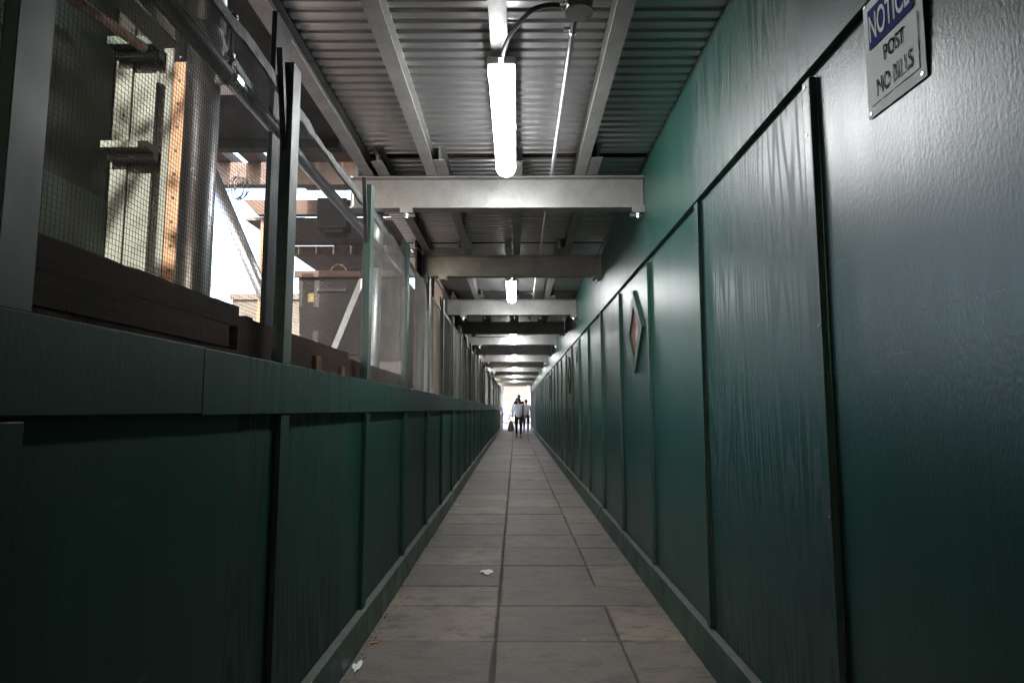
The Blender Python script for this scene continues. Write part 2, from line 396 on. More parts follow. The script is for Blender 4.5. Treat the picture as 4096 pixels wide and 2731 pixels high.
g = MB(); g.box(-80, 80, 49.52, 66, -.055, -.05+.004); g.box(-14, -3.6, -60, 36.98, -.058, -.048); tag(obj('road', g, 'asphalt'), kind='structure')
g = MB(); g.box(-80, 80, 66.05, 74.9, -.05, .08); tag(obj('far_sidewalk', g, 'concrete'), kind='structure')
g = MB(); g.box(-14, 9, 49.36, 49.5, -.002, .02); tag(obj('kerb', g, 'concrete'), kind='structure')

# ------------------------------------------------------------------ right hoarding
PX, FX, BX = .908, .884, .866          # panel, batten/fascia and baseboard faces
bat = [1.84+1.213*k for k in range(-1, 30)]
END = 37.0
hd = thing('plywood_hoarding', 'glossy dark green plywood hoarding wall with battens along the right side of the walkway', 'wall', (.9, 0, 0))
edges = [-20.0, -4.5]+bat+[END]
pm = MB(); pm.box(PX, PX+.018, 0.0015, 1.213-.0015, .02, 2.24)
first = None
for i in range(len(edges)-1):
    y0, y1 = edges[i], edges[i+1]
    if abs(y1-y0-1.213) < .01:
        if first is None:
            mb = MB(); mb.box(PX, PX+.018, y0+.0015, y1-.0015, .02, 2.24)
            first = obj('panel', mb, 'green_r', hd, loc=(.9, y0, 0)); 
        else:
            c = dup(first, parent=hd, loc=(0, y0, 0)); c.location = (0, y0, 0)
    else:
        mb = MB(); mb.box(PX, PX+.018, y0+.0015, y1-.0015, .02, 2.24); obj('panel', mb, 'green_r', hd, loc=(.9, y0, 0))
first = None
for y in bat:
    if first is None:
        mb = MB(); mb.box(FX, PX-.001, y, y+.05, .185, 2.185)
        first = obj('batten', mb, 'green_r', hd, bevel=.0015, loc=(.9, y, 0))
    else:
        c = dup(first, parent=hd); c.location = (rnd.uniform(-.002, .002), y+rnd.uniform(-.006, .006), rnd.uniform(-.012, .010))
fe = [-20.0, -2.4, .62, 1.84+1.213*2+.02]
while fe[-1] < END-1.5: fe.append(fe[-1]+2.426)
fe[-1] = END
for i in range(len(fe)-1):
    dz = rnd.uniform(-.003, .003)
    mb = MB(); mb.box(FX-.001, PX-.001, fe[i]+.001, fe[i+1]-.001, H+1.022+dz, H+1.765); obj('fascia_board', mb, 'green_r', hd, bevel=.0015)
    mb = MB(); mb.box(BX, PX-.0015, fe[i]+.0015, fe[i+1]-.0015, .006, .178+rnd.uniform(-.006, .006), 0, 1); obj('baseboard', mb, ['green_trim', 'dust_edge'], hd, bevel=.002)
# screws on the battens
first = None
for y in bat[:14]:
    for z in (.35, .9, 1.45, 2.0, 2.13):
        zz = z+rnd.uniform(-.03, .03); yy = y+.025+rnd.uniform(-.012, .012)
        if first is None:
            mb = MB(); mb.tube([(FX+.001, yy, zz), (FX-.0025, yy, zz)], .0045, 8); first = obj('screw', mb, 'bolt', hd, loc=(FX, yy, zz))
        else: c = dup(first, parent=hd); c.location = (FX-.9, yy, zz)
# diamond view windows
def diamond(yc, zc, parent):
    w = MB(); hd_, bw, t0, t1 = .315, .080, PX-.024, PX-.0005
    c = [(yc, zc+hd_), (yc-hd_-.005, zc), (yc, zc-hd_), (yc+hd_+.005, zc)]
    ci = [(yc+(y-yc)*(1-bw*1.414/hd_), zc+(z-zc)*(1-bw*1.414/hd_)) for y, z in c]
    pane = MB(); pane.add([(PX-.004, y, z) for y, z in ci]+[(PX-.0012, y, z) for y, z in ci], [(0,1,2,3), (7,6,5,4), (0,4,5,1), (1,5,6,2), (2,6,7,3), (3,7,4,0)])
    root = obj('viewing_window', pane, 'pane', parent, loc=(PX, yc, zc))
    for k in range(4):
        a, b_ = c[k], c[(k+1) % 4]; ai, bi = ci[k], ci[(k+1) % 4]
        ex = .012 if k % 2 == 0 else 0
        mb = MB(); q = [a, b_, bi, ai]
        mb.add([(t0+(.003 if k % 2 else 0), y, z) for y, z in q]+[(t1, y, z) for y, z in q], [(0,1,2,3), (7,6,5,4), (0,4,5,1), (1,5,6,2), (2,6,7,3), (3,7,4,0)])
        obj('frame', mb, 'post_paint', root)
    return root
for k in range(5): diamond(4.82+6.08*k, H+.585-.004*k, hd)

# notices on the right wall
sx = FX-.0035
sg = thing('notice_sign', 'weathered NOTICE POST NO BILLS sign fixed high on the nearest green panel', 'sign', (sx, 1.42, H+.87))
mb = MB(); n = 8
ys = [1.535+( 1.309-1.535)*i/n for i in range(n+1)]
vs = []
for i, y in enumerate(ys):
    bow = .0012*math.sin(i*1.1)
    for z in (H+.716-.006*i/n, H+.82, H+.92, H+1.019+.004*i/n): vs.append((sx-abs(bow)*(.3 if H+.8 < z else 1), y, z))
fs = [(i*4+k, i*4+k+1, (i+1)*4+k+1, (i+1)*4+k) for i in range(n) for k in range(3)]
nv = len(vs); vs2 = vs+[(x+.0012, y, z) for x, y, z in vs]
ring = [i*4 for i in range(n+1)]+[n*4+k for k in (1, 2, 3)]+[i*4+3 for i in range(n-1, -1, -1)]+[2, 1]
fs2 = fs+[tuple(nv+q for q in f[::-1]) for f in fs]+[(ring[q], ring[(q+1) % len(ring)], nv+ring[(q+1) % len(ring)], nv+ring[q]) for q in range(len(ring))]
mb.add(vs2, fs2); obj('sign_plate', mb, 'paper', sg, smooth=False)
mb = MB(); mb.box(sx-.0032, sx-.0022, 1.335, 1.511, H+.884, H+.985); obj('blue_band', mb, 'blue_ink', sg)
mb = MB()                                            # printed border
for (a, b_) in (((1.515, .742), (1.328, .738)), ((1.328, .738), (1.326, .868))):
    mb.tube([(sx-.0018, a[0], H+a[1]), (sx-.0018, b_[0], H+b_[1])], .0010, 4)
obj('border', mb, 'ink_worn', sg)
for (yy, zz) in ((1.522, 1.008), (1.322, 1.008), (1.522, .727), (1.322, .722)):
    mb = MB(); mb.tube([(sx-.0008, yy, H+zz), (sx-.003, yy, H+zz)], .0042, 8); obj('screw', mb, 'bolt', sg)
def text(body, size, yl, zb, x, mat, parent, width=None, name='lettering', bold=.012):
    cu = bpy.data.curves.new('txt', 'FONT'); cu.body = body; cu.size = size; cu.extrude = .0004; cu.offset = bold*size
    t = bpy.data.objects.new('txt', cu); COL.objects.link(t)
    bpy.context.view_layer.update()
    me = bpy.data.meshes.new_from_object(t.evaluated_get(bpy.context.evaluated_depsgraph_get()))
    bpy.data.objects.remove(t)
    xs = [v.co.x for v in me.vertices]; x0, x1 = min(xs), max(xs); k = (width/(x1-x0)) if width else 1
    o0 = off(parent)
    for v in me.vertices:
        p = v.co.copy(); v.co = Vector((x-p.z, yl-(p.x-x0)*k, zb+p.y))-o0
    me.materials.clear(); me.materials.append(M[mat])
    for p in me.polygons: p.material_index = 0
    o = bpy.data.objects.new(name, me); COL.objects.link(o); o.parent = parent
    return o
text('NOTICE', .095, 1.505, H+.902, sx-.0040, 'paper', sg, .160)
text('POST', .052, 1.455, H+.829, sx-.0024, 'ink_worn', sg, .080, bold=.004)
text('NO BILLS', .060, 1.491, H+.757, sx-.0024, 'ink_gone', sg, .140, bold=.002)
for ch in sg.children:
    for v in ch.data.vertices:
        zz = v.co.z+.87
        wx = v.co.x+sx; nx_ = wx+.0085+(PX-.0125-sx)*max(0, min(1, (1.02-zz)/.30)); f_ = nx_/wx
        v.co = (nx_-sx, (v.co.y+1.42)*f_-1.42, min(zz*f_, 1.0205)-.87)
def paper(y, z0, z1, w, label, curl=.0):
    mb = MB(); pts = []
    for i in range(4):
        for j in range(4):
            pts.append((PX-.004-curl*(i/3)**2*(1-j/3), y-w*i/3, z0+(z1-z0)*j/3))
    n_ = len(pts); q = [(i*4+j, i*4+j+1, i*4+j+5, i*4+j+4) for i in range(3) for j in range(3)]
    edge = [0,1,2,3,7,11,15,14,13,12,8,4]
    mb.add(pts+[(x+.001, yy, z) for x, yy, z in pts], q+[tuple(n_+k for k in f[::-1]) for f in q]+[(edge[k], edge[(k+1) % 12], n_+edge[(k+1) % 12], n_+edge[k]) for k in range(12)])
    return tag(obj('paper_notice', mb, 'white_paper', loc=(PX, y, z0)), label, 'notice', 'paper notices on the hoarding')
pn = paper(9.78, H+.70, H+.97, .25, 'white paper notice with a dark bar, under the fascia before the second diamond window', .02)
mb = MB(); mb.box(PX-.0075, PX-.0062, 9.56, 9.72, H+.905, H+.945); mb.box(PX-.0115, PX-.0105, 9.58, 9.70, H+.85, H+.862); obj('printed_bar', mb, 'blue_ink', pn)
paper(14.75, H+.74, H+1.0, .22, 'narrow white paper notice on the first panel pair past the second diamond window')
paper(15.95, H+.74, H+.84, .2, 'small white paper slip low on the panel just before the third diamond window')
paper(25.8, H+.58, H+.83, .3, 'bright white sheet on the green wall beyond the fourth diamond window')
paper(33.9, H+.78, H+1.0, .3, 'white sheet near the far end of the green hoarding past the last diamond')

# ------------------------------------------------------------------ left barrier
def xb(y): return -.787-.085*max(0, min(1, (y-4)/15))
lb = thing('parapet_barrier', 'dark green plywood parapet with ledge and wire mesh screens along the left side', 'barrier', (-.8, 0, 0))
pos = [.995, 2.20, 3.43, 4.65, 5.86, 7.07]
while pos[-1] < 35: pos.append(pos[-1]+1.213)
lp = [-20.0, -3.8, -.2]+pos+[END]
def quadbox(mb, xa0, xa1, xb0, xb1, y0, y1, z0, z1, mi=0, top=None):
    vs = [(xa0, y0, z0), (xa1, y0, z0), (xb0, y1, z0), (xb1, y1, z0), (xa0, y0, z1), (xa1, y0, z1), (xb0, y1, z1), (xb1, y1, z1)]
    mb.add(vs, [(0,2,3,1), (4,5,7,6), (0,1,5,4), (2,6,7,3), (0,4,6,2), (1,3,7,5)], [mi, mi if top is None else top]+[mi]*4)
for i in range(len(lp)-1):
    y0, y1 = lp[i], lp[i+1]; a, b_ = xb(y0), xb(y1)
    mb = MB(); quadbox(mb, a-.043, a-.025, b_-.043, b_-.025, y0+.001, y1-.001, .02, 1.20); obj('panel', mb, 'green_l', lb)
    mb = MB(); quadbox(mb, a-.024, a+.018, b_-.024, b_+.018, y0+.001, y1-.001, .006, .158+rnd.uniform(-.006, .006), 0, 1); obj('baseboard', mb, ['green_trim', 'dust_edge'], lb, bevel=.002)
le = [-20.0, -.82, 1.605]
while le[-1] < END-2.6: le.append(le[-1]+2.43)
le[-1] = END
for i in range(len(le)-1):
    y0, y1 = le[i], le[i+1]; dz = rnd.uniform(-.0025, .002); dx = rnd.uniform(-.0012, .0012)
    mb = MB(); quadbox(mb, xb(y0)-.075, xb(y0)+dx, xb(y1)-.075, xb(y1)+dx, y0+.0003, y1-.0003, H-.012+dz, H+.155+dz*.5, 0, 1); obj('ledge_board', mb, ['green_l', 'dust_edge'], lb, bevel=.0015)
for y in pos:
    x = xb(y)
    mb = MB(); mb.box(x-.024, x-.003, y-.043, y+.036, .161, H-.02); obj('batten', mb, 'green_l', lb, bevel=.0015)
    top = H+1.215+rnd.uniform(-.02, .03)
    mb = MB(); mb.box(x-.045, x-.004, y-.043, y+.034, H+.1565, top); obj('post', mb, 'post_paint', lb, bevel=.0015)
    mb = MB(); zt = top-.03
    q = [(y-.10, zt+.04), (y-.118, zt+.04), (y-.044, zt-.30), (y-.044, zt-.20)]
    mb.add([(x-.040, a, z) for a, z in q]+[(x-.020, a, z) for a, z in q], [(0,1,2,3), (7,6,5,4), (0,4,5,1), (1,5,6,2), (2,6,7,3), (3,7,4,0)]); obj('brace_strip', mb, 'black', lb)
    mb = MB(); q = [(y-.095, zt+.04), (y-.044, zt+.02), (y-.044, zt-.17)]
    mb.add([(x-.036, a, z) for a, z in q]+[(x-.030, a, z) for a, z in q], [(0,1,2), (5,4,3), (0,3,4,1), (1,4,5,2), (2,5,3,0)]); obj('gusset', mb, 'green_trim', lb)
# wire screens: a woven grid of thin wires, slightly bulged
def screen(L, seed, wm='wire'):
    rr = random.Random(seed); mb = MB(); Z0, Z1 = .158, 1.10; w = .00036; p = .0115
    ph = rr.uniform(0, 6); amp = rr.uniform(.006, .016)
    def bx(u, z):
        t = (z-Z0)/(Z1-Z0); s = u/L
        return -.03+amp*math.sin(math.pi*s)*math.sin(math.pi*t)*math.sin(2*math.pi*s+ph)+.006*math.sin(9*s+ph+3*t)
    def ribbon(pts, d):
        n = len(pts); vs = []
        for (x, y, z) in pts:
            if d == 'y': vs += [(x-w, y, z-w), (x+w, y, z-w), (x+w, y, z+w), (x-w, y, z+w)]
            else: vs += [(x-w, y-w, z), (x+w, y-w, z), (x+w, y+w, z), (x-w, y+w, z)]
        mb.add(vs, [(i*4+k, i*4+(k+1) % 4, (i+1)*4+(k+1) % 4, (i+1)*4+k) for i in range(n-1) for k in range(4)])
    nz = int((Z1-Z0)/p); ny = int(L/p)
    for i in range(nz+1):
        z = Z0+i*p; ribbon([(bx(L*k/7, z), L*k/7, H+z) for k in range(8)], 'y')
    for i in range(ny+1):
        u = i*p; ribbon([(bx(u, Z0+(Z1-Z0)*k/5)+.0009, u, H+Z0+(Z1-Z0)*k/5) for k in range(6)], 'z')
    me = bpy.data.meshes.new('wire_mesh'); me.from_pydata(mb.v, [], mb.f); me.update(); me.materials.append(M[wm])
    return me
scr = [screen(1.165, s) for s in range(3)]; scr_lit = [screen(1.165, s+5, 'wire_lit') for s in range(3)]
def rail(L, seed):
    rr = random.Random(seed); mb = MB(); n = 16; pts = []
    for i in range(n+1):
        u = L*i/n; a = H+1.086+rr.uniform(-.008, .006); b_ = H+1.132+rr.uniform(-.008, .008)+.006*math.sin(i*.7)
        pts += [(-.034, u, a), (-.034+rr.uniform(0, .006), u, b_), (-.026, u, b_-.004), (-.024, u, a+.003)]
    mb.add(pts, [(i*4+k, i*4+(k+1) % 4, (i+1)*4+(k+1) % 4, (i+1)*4+k) for i in range(n) for k in range(4)]+[(3,2,1,0), tuple(n*4+k for k in range(4))])
    me = bpy.data.meshes.new('top_rail'); me.from_pydata(mb.v, [], mb.f); me.update(); me.materials.append(M['selvage'])
    return me
rls = [rail(1.213, s) for s in range(3)]
spans = [-.2]+pos
for i, y in enumerate(spans):
    y1 = spans[i+1] if i+1 < len(spans) else END
    if y1-y < .5: continue
    o = bpy.data.objects.new('wire_screen', (scr if i < 3 else scr_lit)[i % 3]); COL.objects.link(o); o.parent = lb
    o.location = (xb(y)+.8, y+.036, 0); o.scale = (1, (y1-y-.03)/1.165, 1)
    o = bpy.data.objects.new('top_rail', rls[(i*2) % 3]); COL.objects.link(o); o.parent = lb
    o.location = (xb(y)+.8-.012, y+.01, rnd.uniform(-.01, .02)); o.scale = (1, (y1-y)/1.213, 1)

# ------------------------------------------------------------------ steel overhead
beamY = [4.31, 6.57, 9.30, 11.66, 13.62, 16.13, 18.53, 20.95, 23.35, 25.75, 28.15, 30.55, 32.95, 35.3]
BZ0, BZ1 = H+1.372, H+1.598
def ibeam(mb, x0, x1, y, z0, z1, w, tf, tw):
    mb.box(x0, x1, y-w/2, y+w/2, z0, z0+tf); mb.box(x0, x1, y-w/2, y+w/2, z1-tf, z1); mb.box(x0, x1, y-tw/2, y+tw/2, z0+tf, z1-tf)
lit = ['lit pale grey steel cross beam just beyond the lamp', 'dark unlit grey steel cross beam']
for i, y in enumerate(beamY):
    b_ = thing('steel_beam', f"{'brightly lit' if i % 2 == 0 else 'shadowed dark'} steel cross beam under the deck, {ORD[i]} from the camera", 'beam', (0, y, BZ0), 'steel cross beams over the walkway')
    mb = MB(); ibeam(mb, -1.15, FX-.004, y, BZ0, BZ1, .10, .011, .008); obj('girder', mb, 'galv', b_, bevel=.002)
    for cx in (.835, -.755-.06*min(1, max(0, (y-4)/15))):
        mb = MB(); mb.prism([(-.052, BZ0-.034), (-.052, BZ0+.018), (-.047, BZ0+.018), (-.047, BZ0-.004), (.047, BZ0-.004), (.047, BZ0+.018), (.052, BZ0+.018), (.052, BZ0-.034), (.046, BZ0-.034), (.046, BZ0-.009), (-.046, BZ0-.009), (-.046, BZ0-.034)], 'X', cx-.042, cx+.046)
        mb.v = [(a, y+q, z) for a, q, z in mb.v]
        cl = obj('beam_clamp', mb, 'galv', b_, bevel=.001)
        mb = MB(); mb.tube([(cx, y-.03, BZ0-.009), (cx, y-.03, BZ0-.062)], .007, 8); mb.tube([(cx, y-.03, BZ0-.034), (cx, y-.03, BZ0-.047)], .015, 6); mb.tube([(cx, y-.03, BZ0-.055), (cx, y-.03, BZ0-.066)], .013, 6)
        obj('bolt', mb, 'bolt', cl)
rows_n = ['leftmost row', 'row left of the lamps', 'row above the lamps', 'row right of the lamps']
rows_x = [(-1.02, -.912), (-.577, -.502), (-.079, .006), (.438, .513)]
by = [1.97]+beamY
JZ0, JZ1 = H+1.600, H+1.695
for bay in range(len(by)-1):
    for k in range(4):
        x = rows_x[k][bay % 2]+rnd.uniform(-.004, .004)
        y0, y1 = by[bay]-.33+rnd.uniform(-.04, .04), by[bay+1]+.10+rnd.uniform(-.02, .02)
        if bay == 0: y0 = .8
        mb = MB(); w = .074; 
        mb.box(x-w/2, x+w/2, y0, y1, JZ0, JZ0+.007); mb.box(x-w/2, x+w/2, y0, y1, JZ1-.007, JZ1); mb.box(x-.003, x+.003, y0, y1, JZ0+.007, JZ1-.007)
        tag(obj('steel_joist', mb, 'galv_dark' if rnd.random() < .5 else 'galv', loc=(x, y0, JZ0)), f'steel deck joist, {rows_n[k]}, {ORD[bay]} span from the camera', 'joist', 'steel joists carrying the deck')
# corrugated deck
dk = thing('steel_deck', 'corrugated galvanised steel deck roofing the walkway', 'roof', (0, 0, JZ1))
def deck_sheet(y0, y1, z):
    p = .0765; n = int((y1-y0)/p); prof = []; rr = random.Random(int(y0*100))
    for i in range(n+1):
        y = y0+i*p; j = rr.uniform(-.00015, .00015)
        prof += [(y, z-.0005+j), (y+.034, z-.0005-j), (y+.039, z+.001), (y+.047, z+.012), (y+.052, z+.0135), (y+.062, z+.0135), (y+.067, z+.012), (y+.073, z+.001)]
    nx = 6; xs = [-1.12+(.882+1.12)*q/nx for q in range(nx+1)]
    mb = MB(); m_ = len(prof); vs = []
    for q, x in enumerate(xs):
        vs += [(x, yy, zz) for yy, zz in prof]
    fs = [(q*m_+i, q*m_+i+1, (q+1)*m_+i+1, (q+1)*m_+i) for q in range(nx) for i in range(m_-1)]
    mb.add(vs, fs); return mb
dy = [-20.0, 1.2]+[y-.14 for y in beamY]+[END]
for i in range(len(dy)-1):
    o = obj('deck_sheet', deck_sheet(dy[i]+.012, dy[i+1]-.09, JZ1+.0015), 'deck', dk)
mb = MB(); mb.box(-1.13, .8825, -20.0, END, JZ1+.0235, JZ1+.075); obj('deck_light_stop', mb, 'timber', dk)  # added unseen slab that keeps daylight from leaking past the deck sheets

# lamps with junction box, cable, and one long conduit
lampY = [3.345+4.87*k for k in range(7)]
lx = -.066
def lamp(y, i):
    t = thing('strip_lamp', f"glowing white strip lamp under the deck, {ORD[i]} from the camera", 'lamp', (lx, y, JZ0), 'strip lamps along the walkway')
    mb = MB(); mb.box(lx-.063, lx+.063, y-.628, y+.628, H+1.534, H+1.574); obj('housing', mb, 'plastic', t, bevel=.008, segs=2)
    n = 14; prof = []
    for k in range(n+1):
        a = math.pi*k/n; prof.append((.060*math.cos(a), H+1.533-.062*math.sin(a)**.7))
    mb = MB(); stations = [(-.625, .55), (-.62, .85), (-.60, .99), (-.3, 1), (.3, 1), (.58, 1), (.61, .93), (.627, .7)]
    vs = []
    for (dy_, s) in stations: vs += [(lx+px*s, y+dy_, H+1.533+(pz-H-1.533)*s) for px, pz in prof]
    m_ = n+1; fs = [(a*m_+k, a*m_+k+1, (a+1)*m_+k+1, (a+1)*m_+k) for a in range(len(stations)-1) for k in range(n)]
    fs += [(a*m_+n, a*m_, (a+1)*m_, (a+1)*m_+n) for a in range(len(stations)-1)]+[tuple(range(m_)), tuple(range((len(stations)-1)*m_, len(stations)*m_))]
    mb.add(vs, fs); obj('diffuser', mb, 'lamp', t, smooth=True)
    for yy in (-.57, .0, .57):
        for s in (-1, 1):
            mb = MB(); mb.box(lx+s*.061-.0025, lx+s*.061+.0025, y+yy-.012, y+yy+.012, H+1.512, H+1.556); obj('clip', mb, 'plastic', t)
    for yy in (-.4, .4):
        mb = MB(); mb.box(lx-.035, lx+.035, y+yy-.02, y+yy+.02, H+1.5755, H+1.5995); obj('hanger', mb, 'galv', t)
    y0 = y-.985
    jb = thing('junction_box', f"round-lidded steel junction box beside the {ORD[i]} strip lamp from the camera", 'junction box', (.246, y0, H+1.62), 'junction boxes along the conduit')
    mb = MB(); mb.box(.196, .296, y0-.05, y0+.05, H+1.548, H+1.645); obj('box', mb, 'galv_dark', jb, bevel=.006)
    mb = MB(); mb.tube([(.246, y0, H+1.5475), (.246, y0, H+1.5415)], .056, 24); cp = obj('cover_plate', mb, 'galv', jb)
    for dx in (-.035, .035):
        mb = MB(); mb.tube([(.246+dx, y0+.03*(1 if dx > 0 else -1), H+1.5414), (.246+dx, y0+.03*(1 if dx > 0 else -1), H+1.5385)], .005, 8); obj('screw', mb, 'bolt', cp)
    mb = MB(); mb.tube([(.1955, y0, H+1.575), (.172, y0, H+1.575)], .015, 10); mb.tube([(.186, y0, H+1.575), (.180, y0, H+1.575)], .019, 6); obj('gland', mb, 'bolt', jb)
    pts = [(.172, y0, 1.575), (.119, y0+.004, 1.578), (.064, y0+.03, 1.575), (.019, y0+.09, 1.568), (-.022, y0+.17, 1.562), (-.048, y0+.255, 1.557), (-.066, y0+.345, 1.548), (-.070, y0+.385, 1.545)]
    fine = []
    P = [Vector((a, b2, H+c)) for a, b2, c in pts]
    for q in range(len(P)-1):
        p0, p1, p2, p3 = P[max(q-1, 0)], P[q], P[q+1], P[min(q+2, len(P)-1)]
        for s in range(4):
            u = s/4; fine.append(.5*((2*p1)+(p2-p0)*u+(2*p0-5*p1+4*p2-p3)*u*u+(3*p1-p0-3*p2+p3)*u**3))
    fine.append(P[-1])
    mb = MB(); mb.tube(fine, .0095, 10); c = tag(obj('flexible_cable', mb, 'cable', loc=(.172, y0, H+1.575), smooth=True), f'black flexible cable looping to the {ORD[i]} strip lamp from the camera', 'cable', 'flexible cables feeding the lamps')
    mb = MB(); mb.tube([P[-2]+Vector((0, -.03, 0)), P[-1], P[-1]+Vector((0, .05, -.004)), Vector((lx, y-.595, H+1.55))], [.011, .0125, .012, .011], 10); obj('connector', mb, 'bolt', c)
for i, y in enumerate(lampY): lamp(y, i)
mb = MB(); mb.tube([(.246, 2.40, H+1.625), (.246, 20, H+1.625), (.246, 36.5, H+1.625)], .0125, 10)
cd = tag(obj('steel_conduit', mb, 'pipe', loc=(.246, 2.4, H+1.625), smooth=True), 'long straight steel conduit pipe running under the deck right of the lamps', 'conduit')
for y in (2.62, 7.5, 9.0, 12.4, 13.9):
    mb = MB(); mb.tube([(.246, y-.008, H+1.625), (.246, y+.008, H+1.625)], .0165, 12); mb.box(.205, .236, y-.008, y+.008, H+1.63, H+1.645); obj('strap', mb, 'bolt', cd)
mb = MB(); pts = []
for i in range(13):
    u = i/12; pts.append((-.93+1.80*u, 12.6, H+1.437-.02*math.sin(math.pi*min(1, u*1.6))+.085*u*u))
mb.tube(pts, .008, 6); tag(obj('hanging_cable', mb, 'cable', loc=(0, 12.6, H+1.44), smooth=True), 'thin black cable sagging across the walkway in front of the fifth beam', 'cable')

# ------------------------------------------------------------------ left, outside the mesh
def one(name, mb, mat, label, cat, group=None, bevel=0, smooth=False):
    vs = mb.v; cx = sum(v[0] for v in vs)/len(vs); cy = sum(v[1] for v in vs)/len(vs); cz = min(v[2] for v in vs)
    return tag(obj(name, mb, mat, bevel=bevel, smooth=smooth, loc=(cx, cy, cz)), label, cat, group)
def rough_timber(x0, x1, y0, y1, z0, z1, seed, n=34, amp=.0014):
    rr = random.Random(seed); mb = MB(); vs = []
    for i in range(n+1):
        y = y0+(y1-y0)*i/n
        a = [rr.uniform(-amp, amp) for _ in range(4)]
        vs += [(x0, y, z0), (x1+a[0], y, z0), (x1+a[1], y, z1+a[2]-(rr.random() < .2)*amp), (x0, y, z1+a[3])]
    mb.add(vs, [(i*4+k, i*4+(k+1) % 4, (i+1)*4+(k+1) % 4, (i+1)*4+k) for i in range(n) for k in range(4)]+[(3,2,1,0), tuple(n*4+k for k in range(4))])
    return mb
one('timber_board', rough_timber(-.955, -.866, .30, 2.02, H+.02, H+.183, 11), 'timber', 'lowest dark board of the stack behind the nearest mesh screen', 'board', 'boards stacked behind the nearest screen')
one('timber_board', rough_timber(-.950, -.861, .35, 1.90, H+.186, H+.252, 12), 'timber', 'middle dark board of the stack behind the nearest mesh screen', 'board', 'boards stacked behind the nearest screen')
one('timber_board', rough_timber(-.957, -.864, .32, 1.965, H+.255, H+.318, 1), 'timber', 'topmost dark board of the stack behind the nearest mesh screen', 'board', 'boards stacked behind the nearest screen')
one('timber_beam', rough_timber(-1.05, -.87, 1.975, 3.3, H+.10, H+.292, 2), 'timber', 'rough brown timber lying behind the second mesh screen, beyond the steel column', 'timber')
one('timber_beam', rough_timber(-1.10, -.875, 3.305, 4.9, H+.05, H+.262, 3), 'timber', 'brown timber with pale top edge behind the third mesh screen', 'timber')
for (y, z, s, lab) in ((2.72, .17, .07, 'short pale wood offcut nailed to the timber behind the second screen'), (3.12, .15, .055, 'small grey wood offcut low on the timber before the third mesh post')):
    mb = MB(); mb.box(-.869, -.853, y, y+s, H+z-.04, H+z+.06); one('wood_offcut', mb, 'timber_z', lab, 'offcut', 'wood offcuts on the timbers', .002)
mb = MB(); mb.box(-1.03, -.97, 2.27, 2.33, H+.293, H+.335); one('wood_block', mb, 'timber_x', 'small brown wood block sitting on the timber top by the bright gap', 'block', None, .003)

def column(x, y, label, sleeve):
    t = thing('steel_column', label, 'column', (x, y, 0), 'galvanised shed columns')
    mb = MB(); mb.tube([(x, y, .01), (x, y, H+1.69)], .051, 24); obj('pipe', mb, 'pipe', t, smooth=True)
    mb = MB(); mb.tube([(x, y, sleeve), (x, y, sleeve+.5)], .058, 24); obj('sleeve', mb, 'pipe', t, smooth=True)
    mb = MB(); mb.box(x-.1, x+.1, y-.1, y+.1, .0, .0095); obj('base_plate', mb, 'galv', t)
column(-1.0, 1.94, 'shiny galvanised pipe column behind the second mesh screen from the camera', H+1.22)
column(-1.0, 4.41, 'galvanised pipe column seen through the third mesh screen, in lamplight', H+.98)
sp = thing('scaffold_pipe', 'long horizontal galvanised scaffold pipe running behind the mesh screens', 'pipe', (-.92, .5, H+1.06))
mb = MB(); mb.tube([(-.92, .3, H+1.058), (-.92, 4.95, H+1.066)], .026, 14); obj('pipe', mb, 'pipe_dull', sp, smooth=True)
cl = MB(); cl.tube([(-.92, 1.925, H+1.058), (-.92, 1.985, H+1.058)], .036, 14); cl.box(-.975, -.915, 1.92, 1.99, H+1.02, H+1.10)
c = obj('coupler', cl, 'bolt', sp, bevel=.004)
mb = MB(); mb.tube([(-.915, 1.93, H+1.09), (-.912, 1.935, H+1.27)], .009, 8); mb.tube([(-.912, 1.935, H+1.245), (-.912, 1.935, H+1.262)], .017, 6); mb.tube([(-.915, 1.93, H+1.11), (-.914, 1.93, H+1.128)], .017, 6); obj('bolt', mb, 'bolt', c)
mb = MB(); mb.add([(x, y, z) for x in (-.986, -.978) for y, z in ((1.96, H+1.36), (2.03, H+1.225), (2.315, H+1.19), (2.22, H+1.135), (2.0, H+1.10))], [(0,1,2,3,4), (9,8,7,6,5), (0,5,6,1), (1,6,7,2), (2,7,8,3), (3,8,9,4), (4,9,5,0)])
one('gusset_plate', mb, 'gusset', 'grey green triangular steel gusset plate behind the scaffold coupler', 'plate')
mb = MB(); mb.box(-.935, -.915, 2.30, 2.46, H+.20, H+1.52); one('dark_board', mb, 'black', 'tall dark board standing behind the second mesh post', 'board', None, .002)
mb = MB(); mb.box(-1.42, -1.21, 4.42, 4.56, H+1.275, H+1.50); mb.box(-1.38, -1.23, 4.425, 4.555, H+1.245, H+1.2745); one('control_box', mb, 'steel_dark', 'dark square steel box hung below the scaffold pipe behind the third screen', 'box', None, .004)

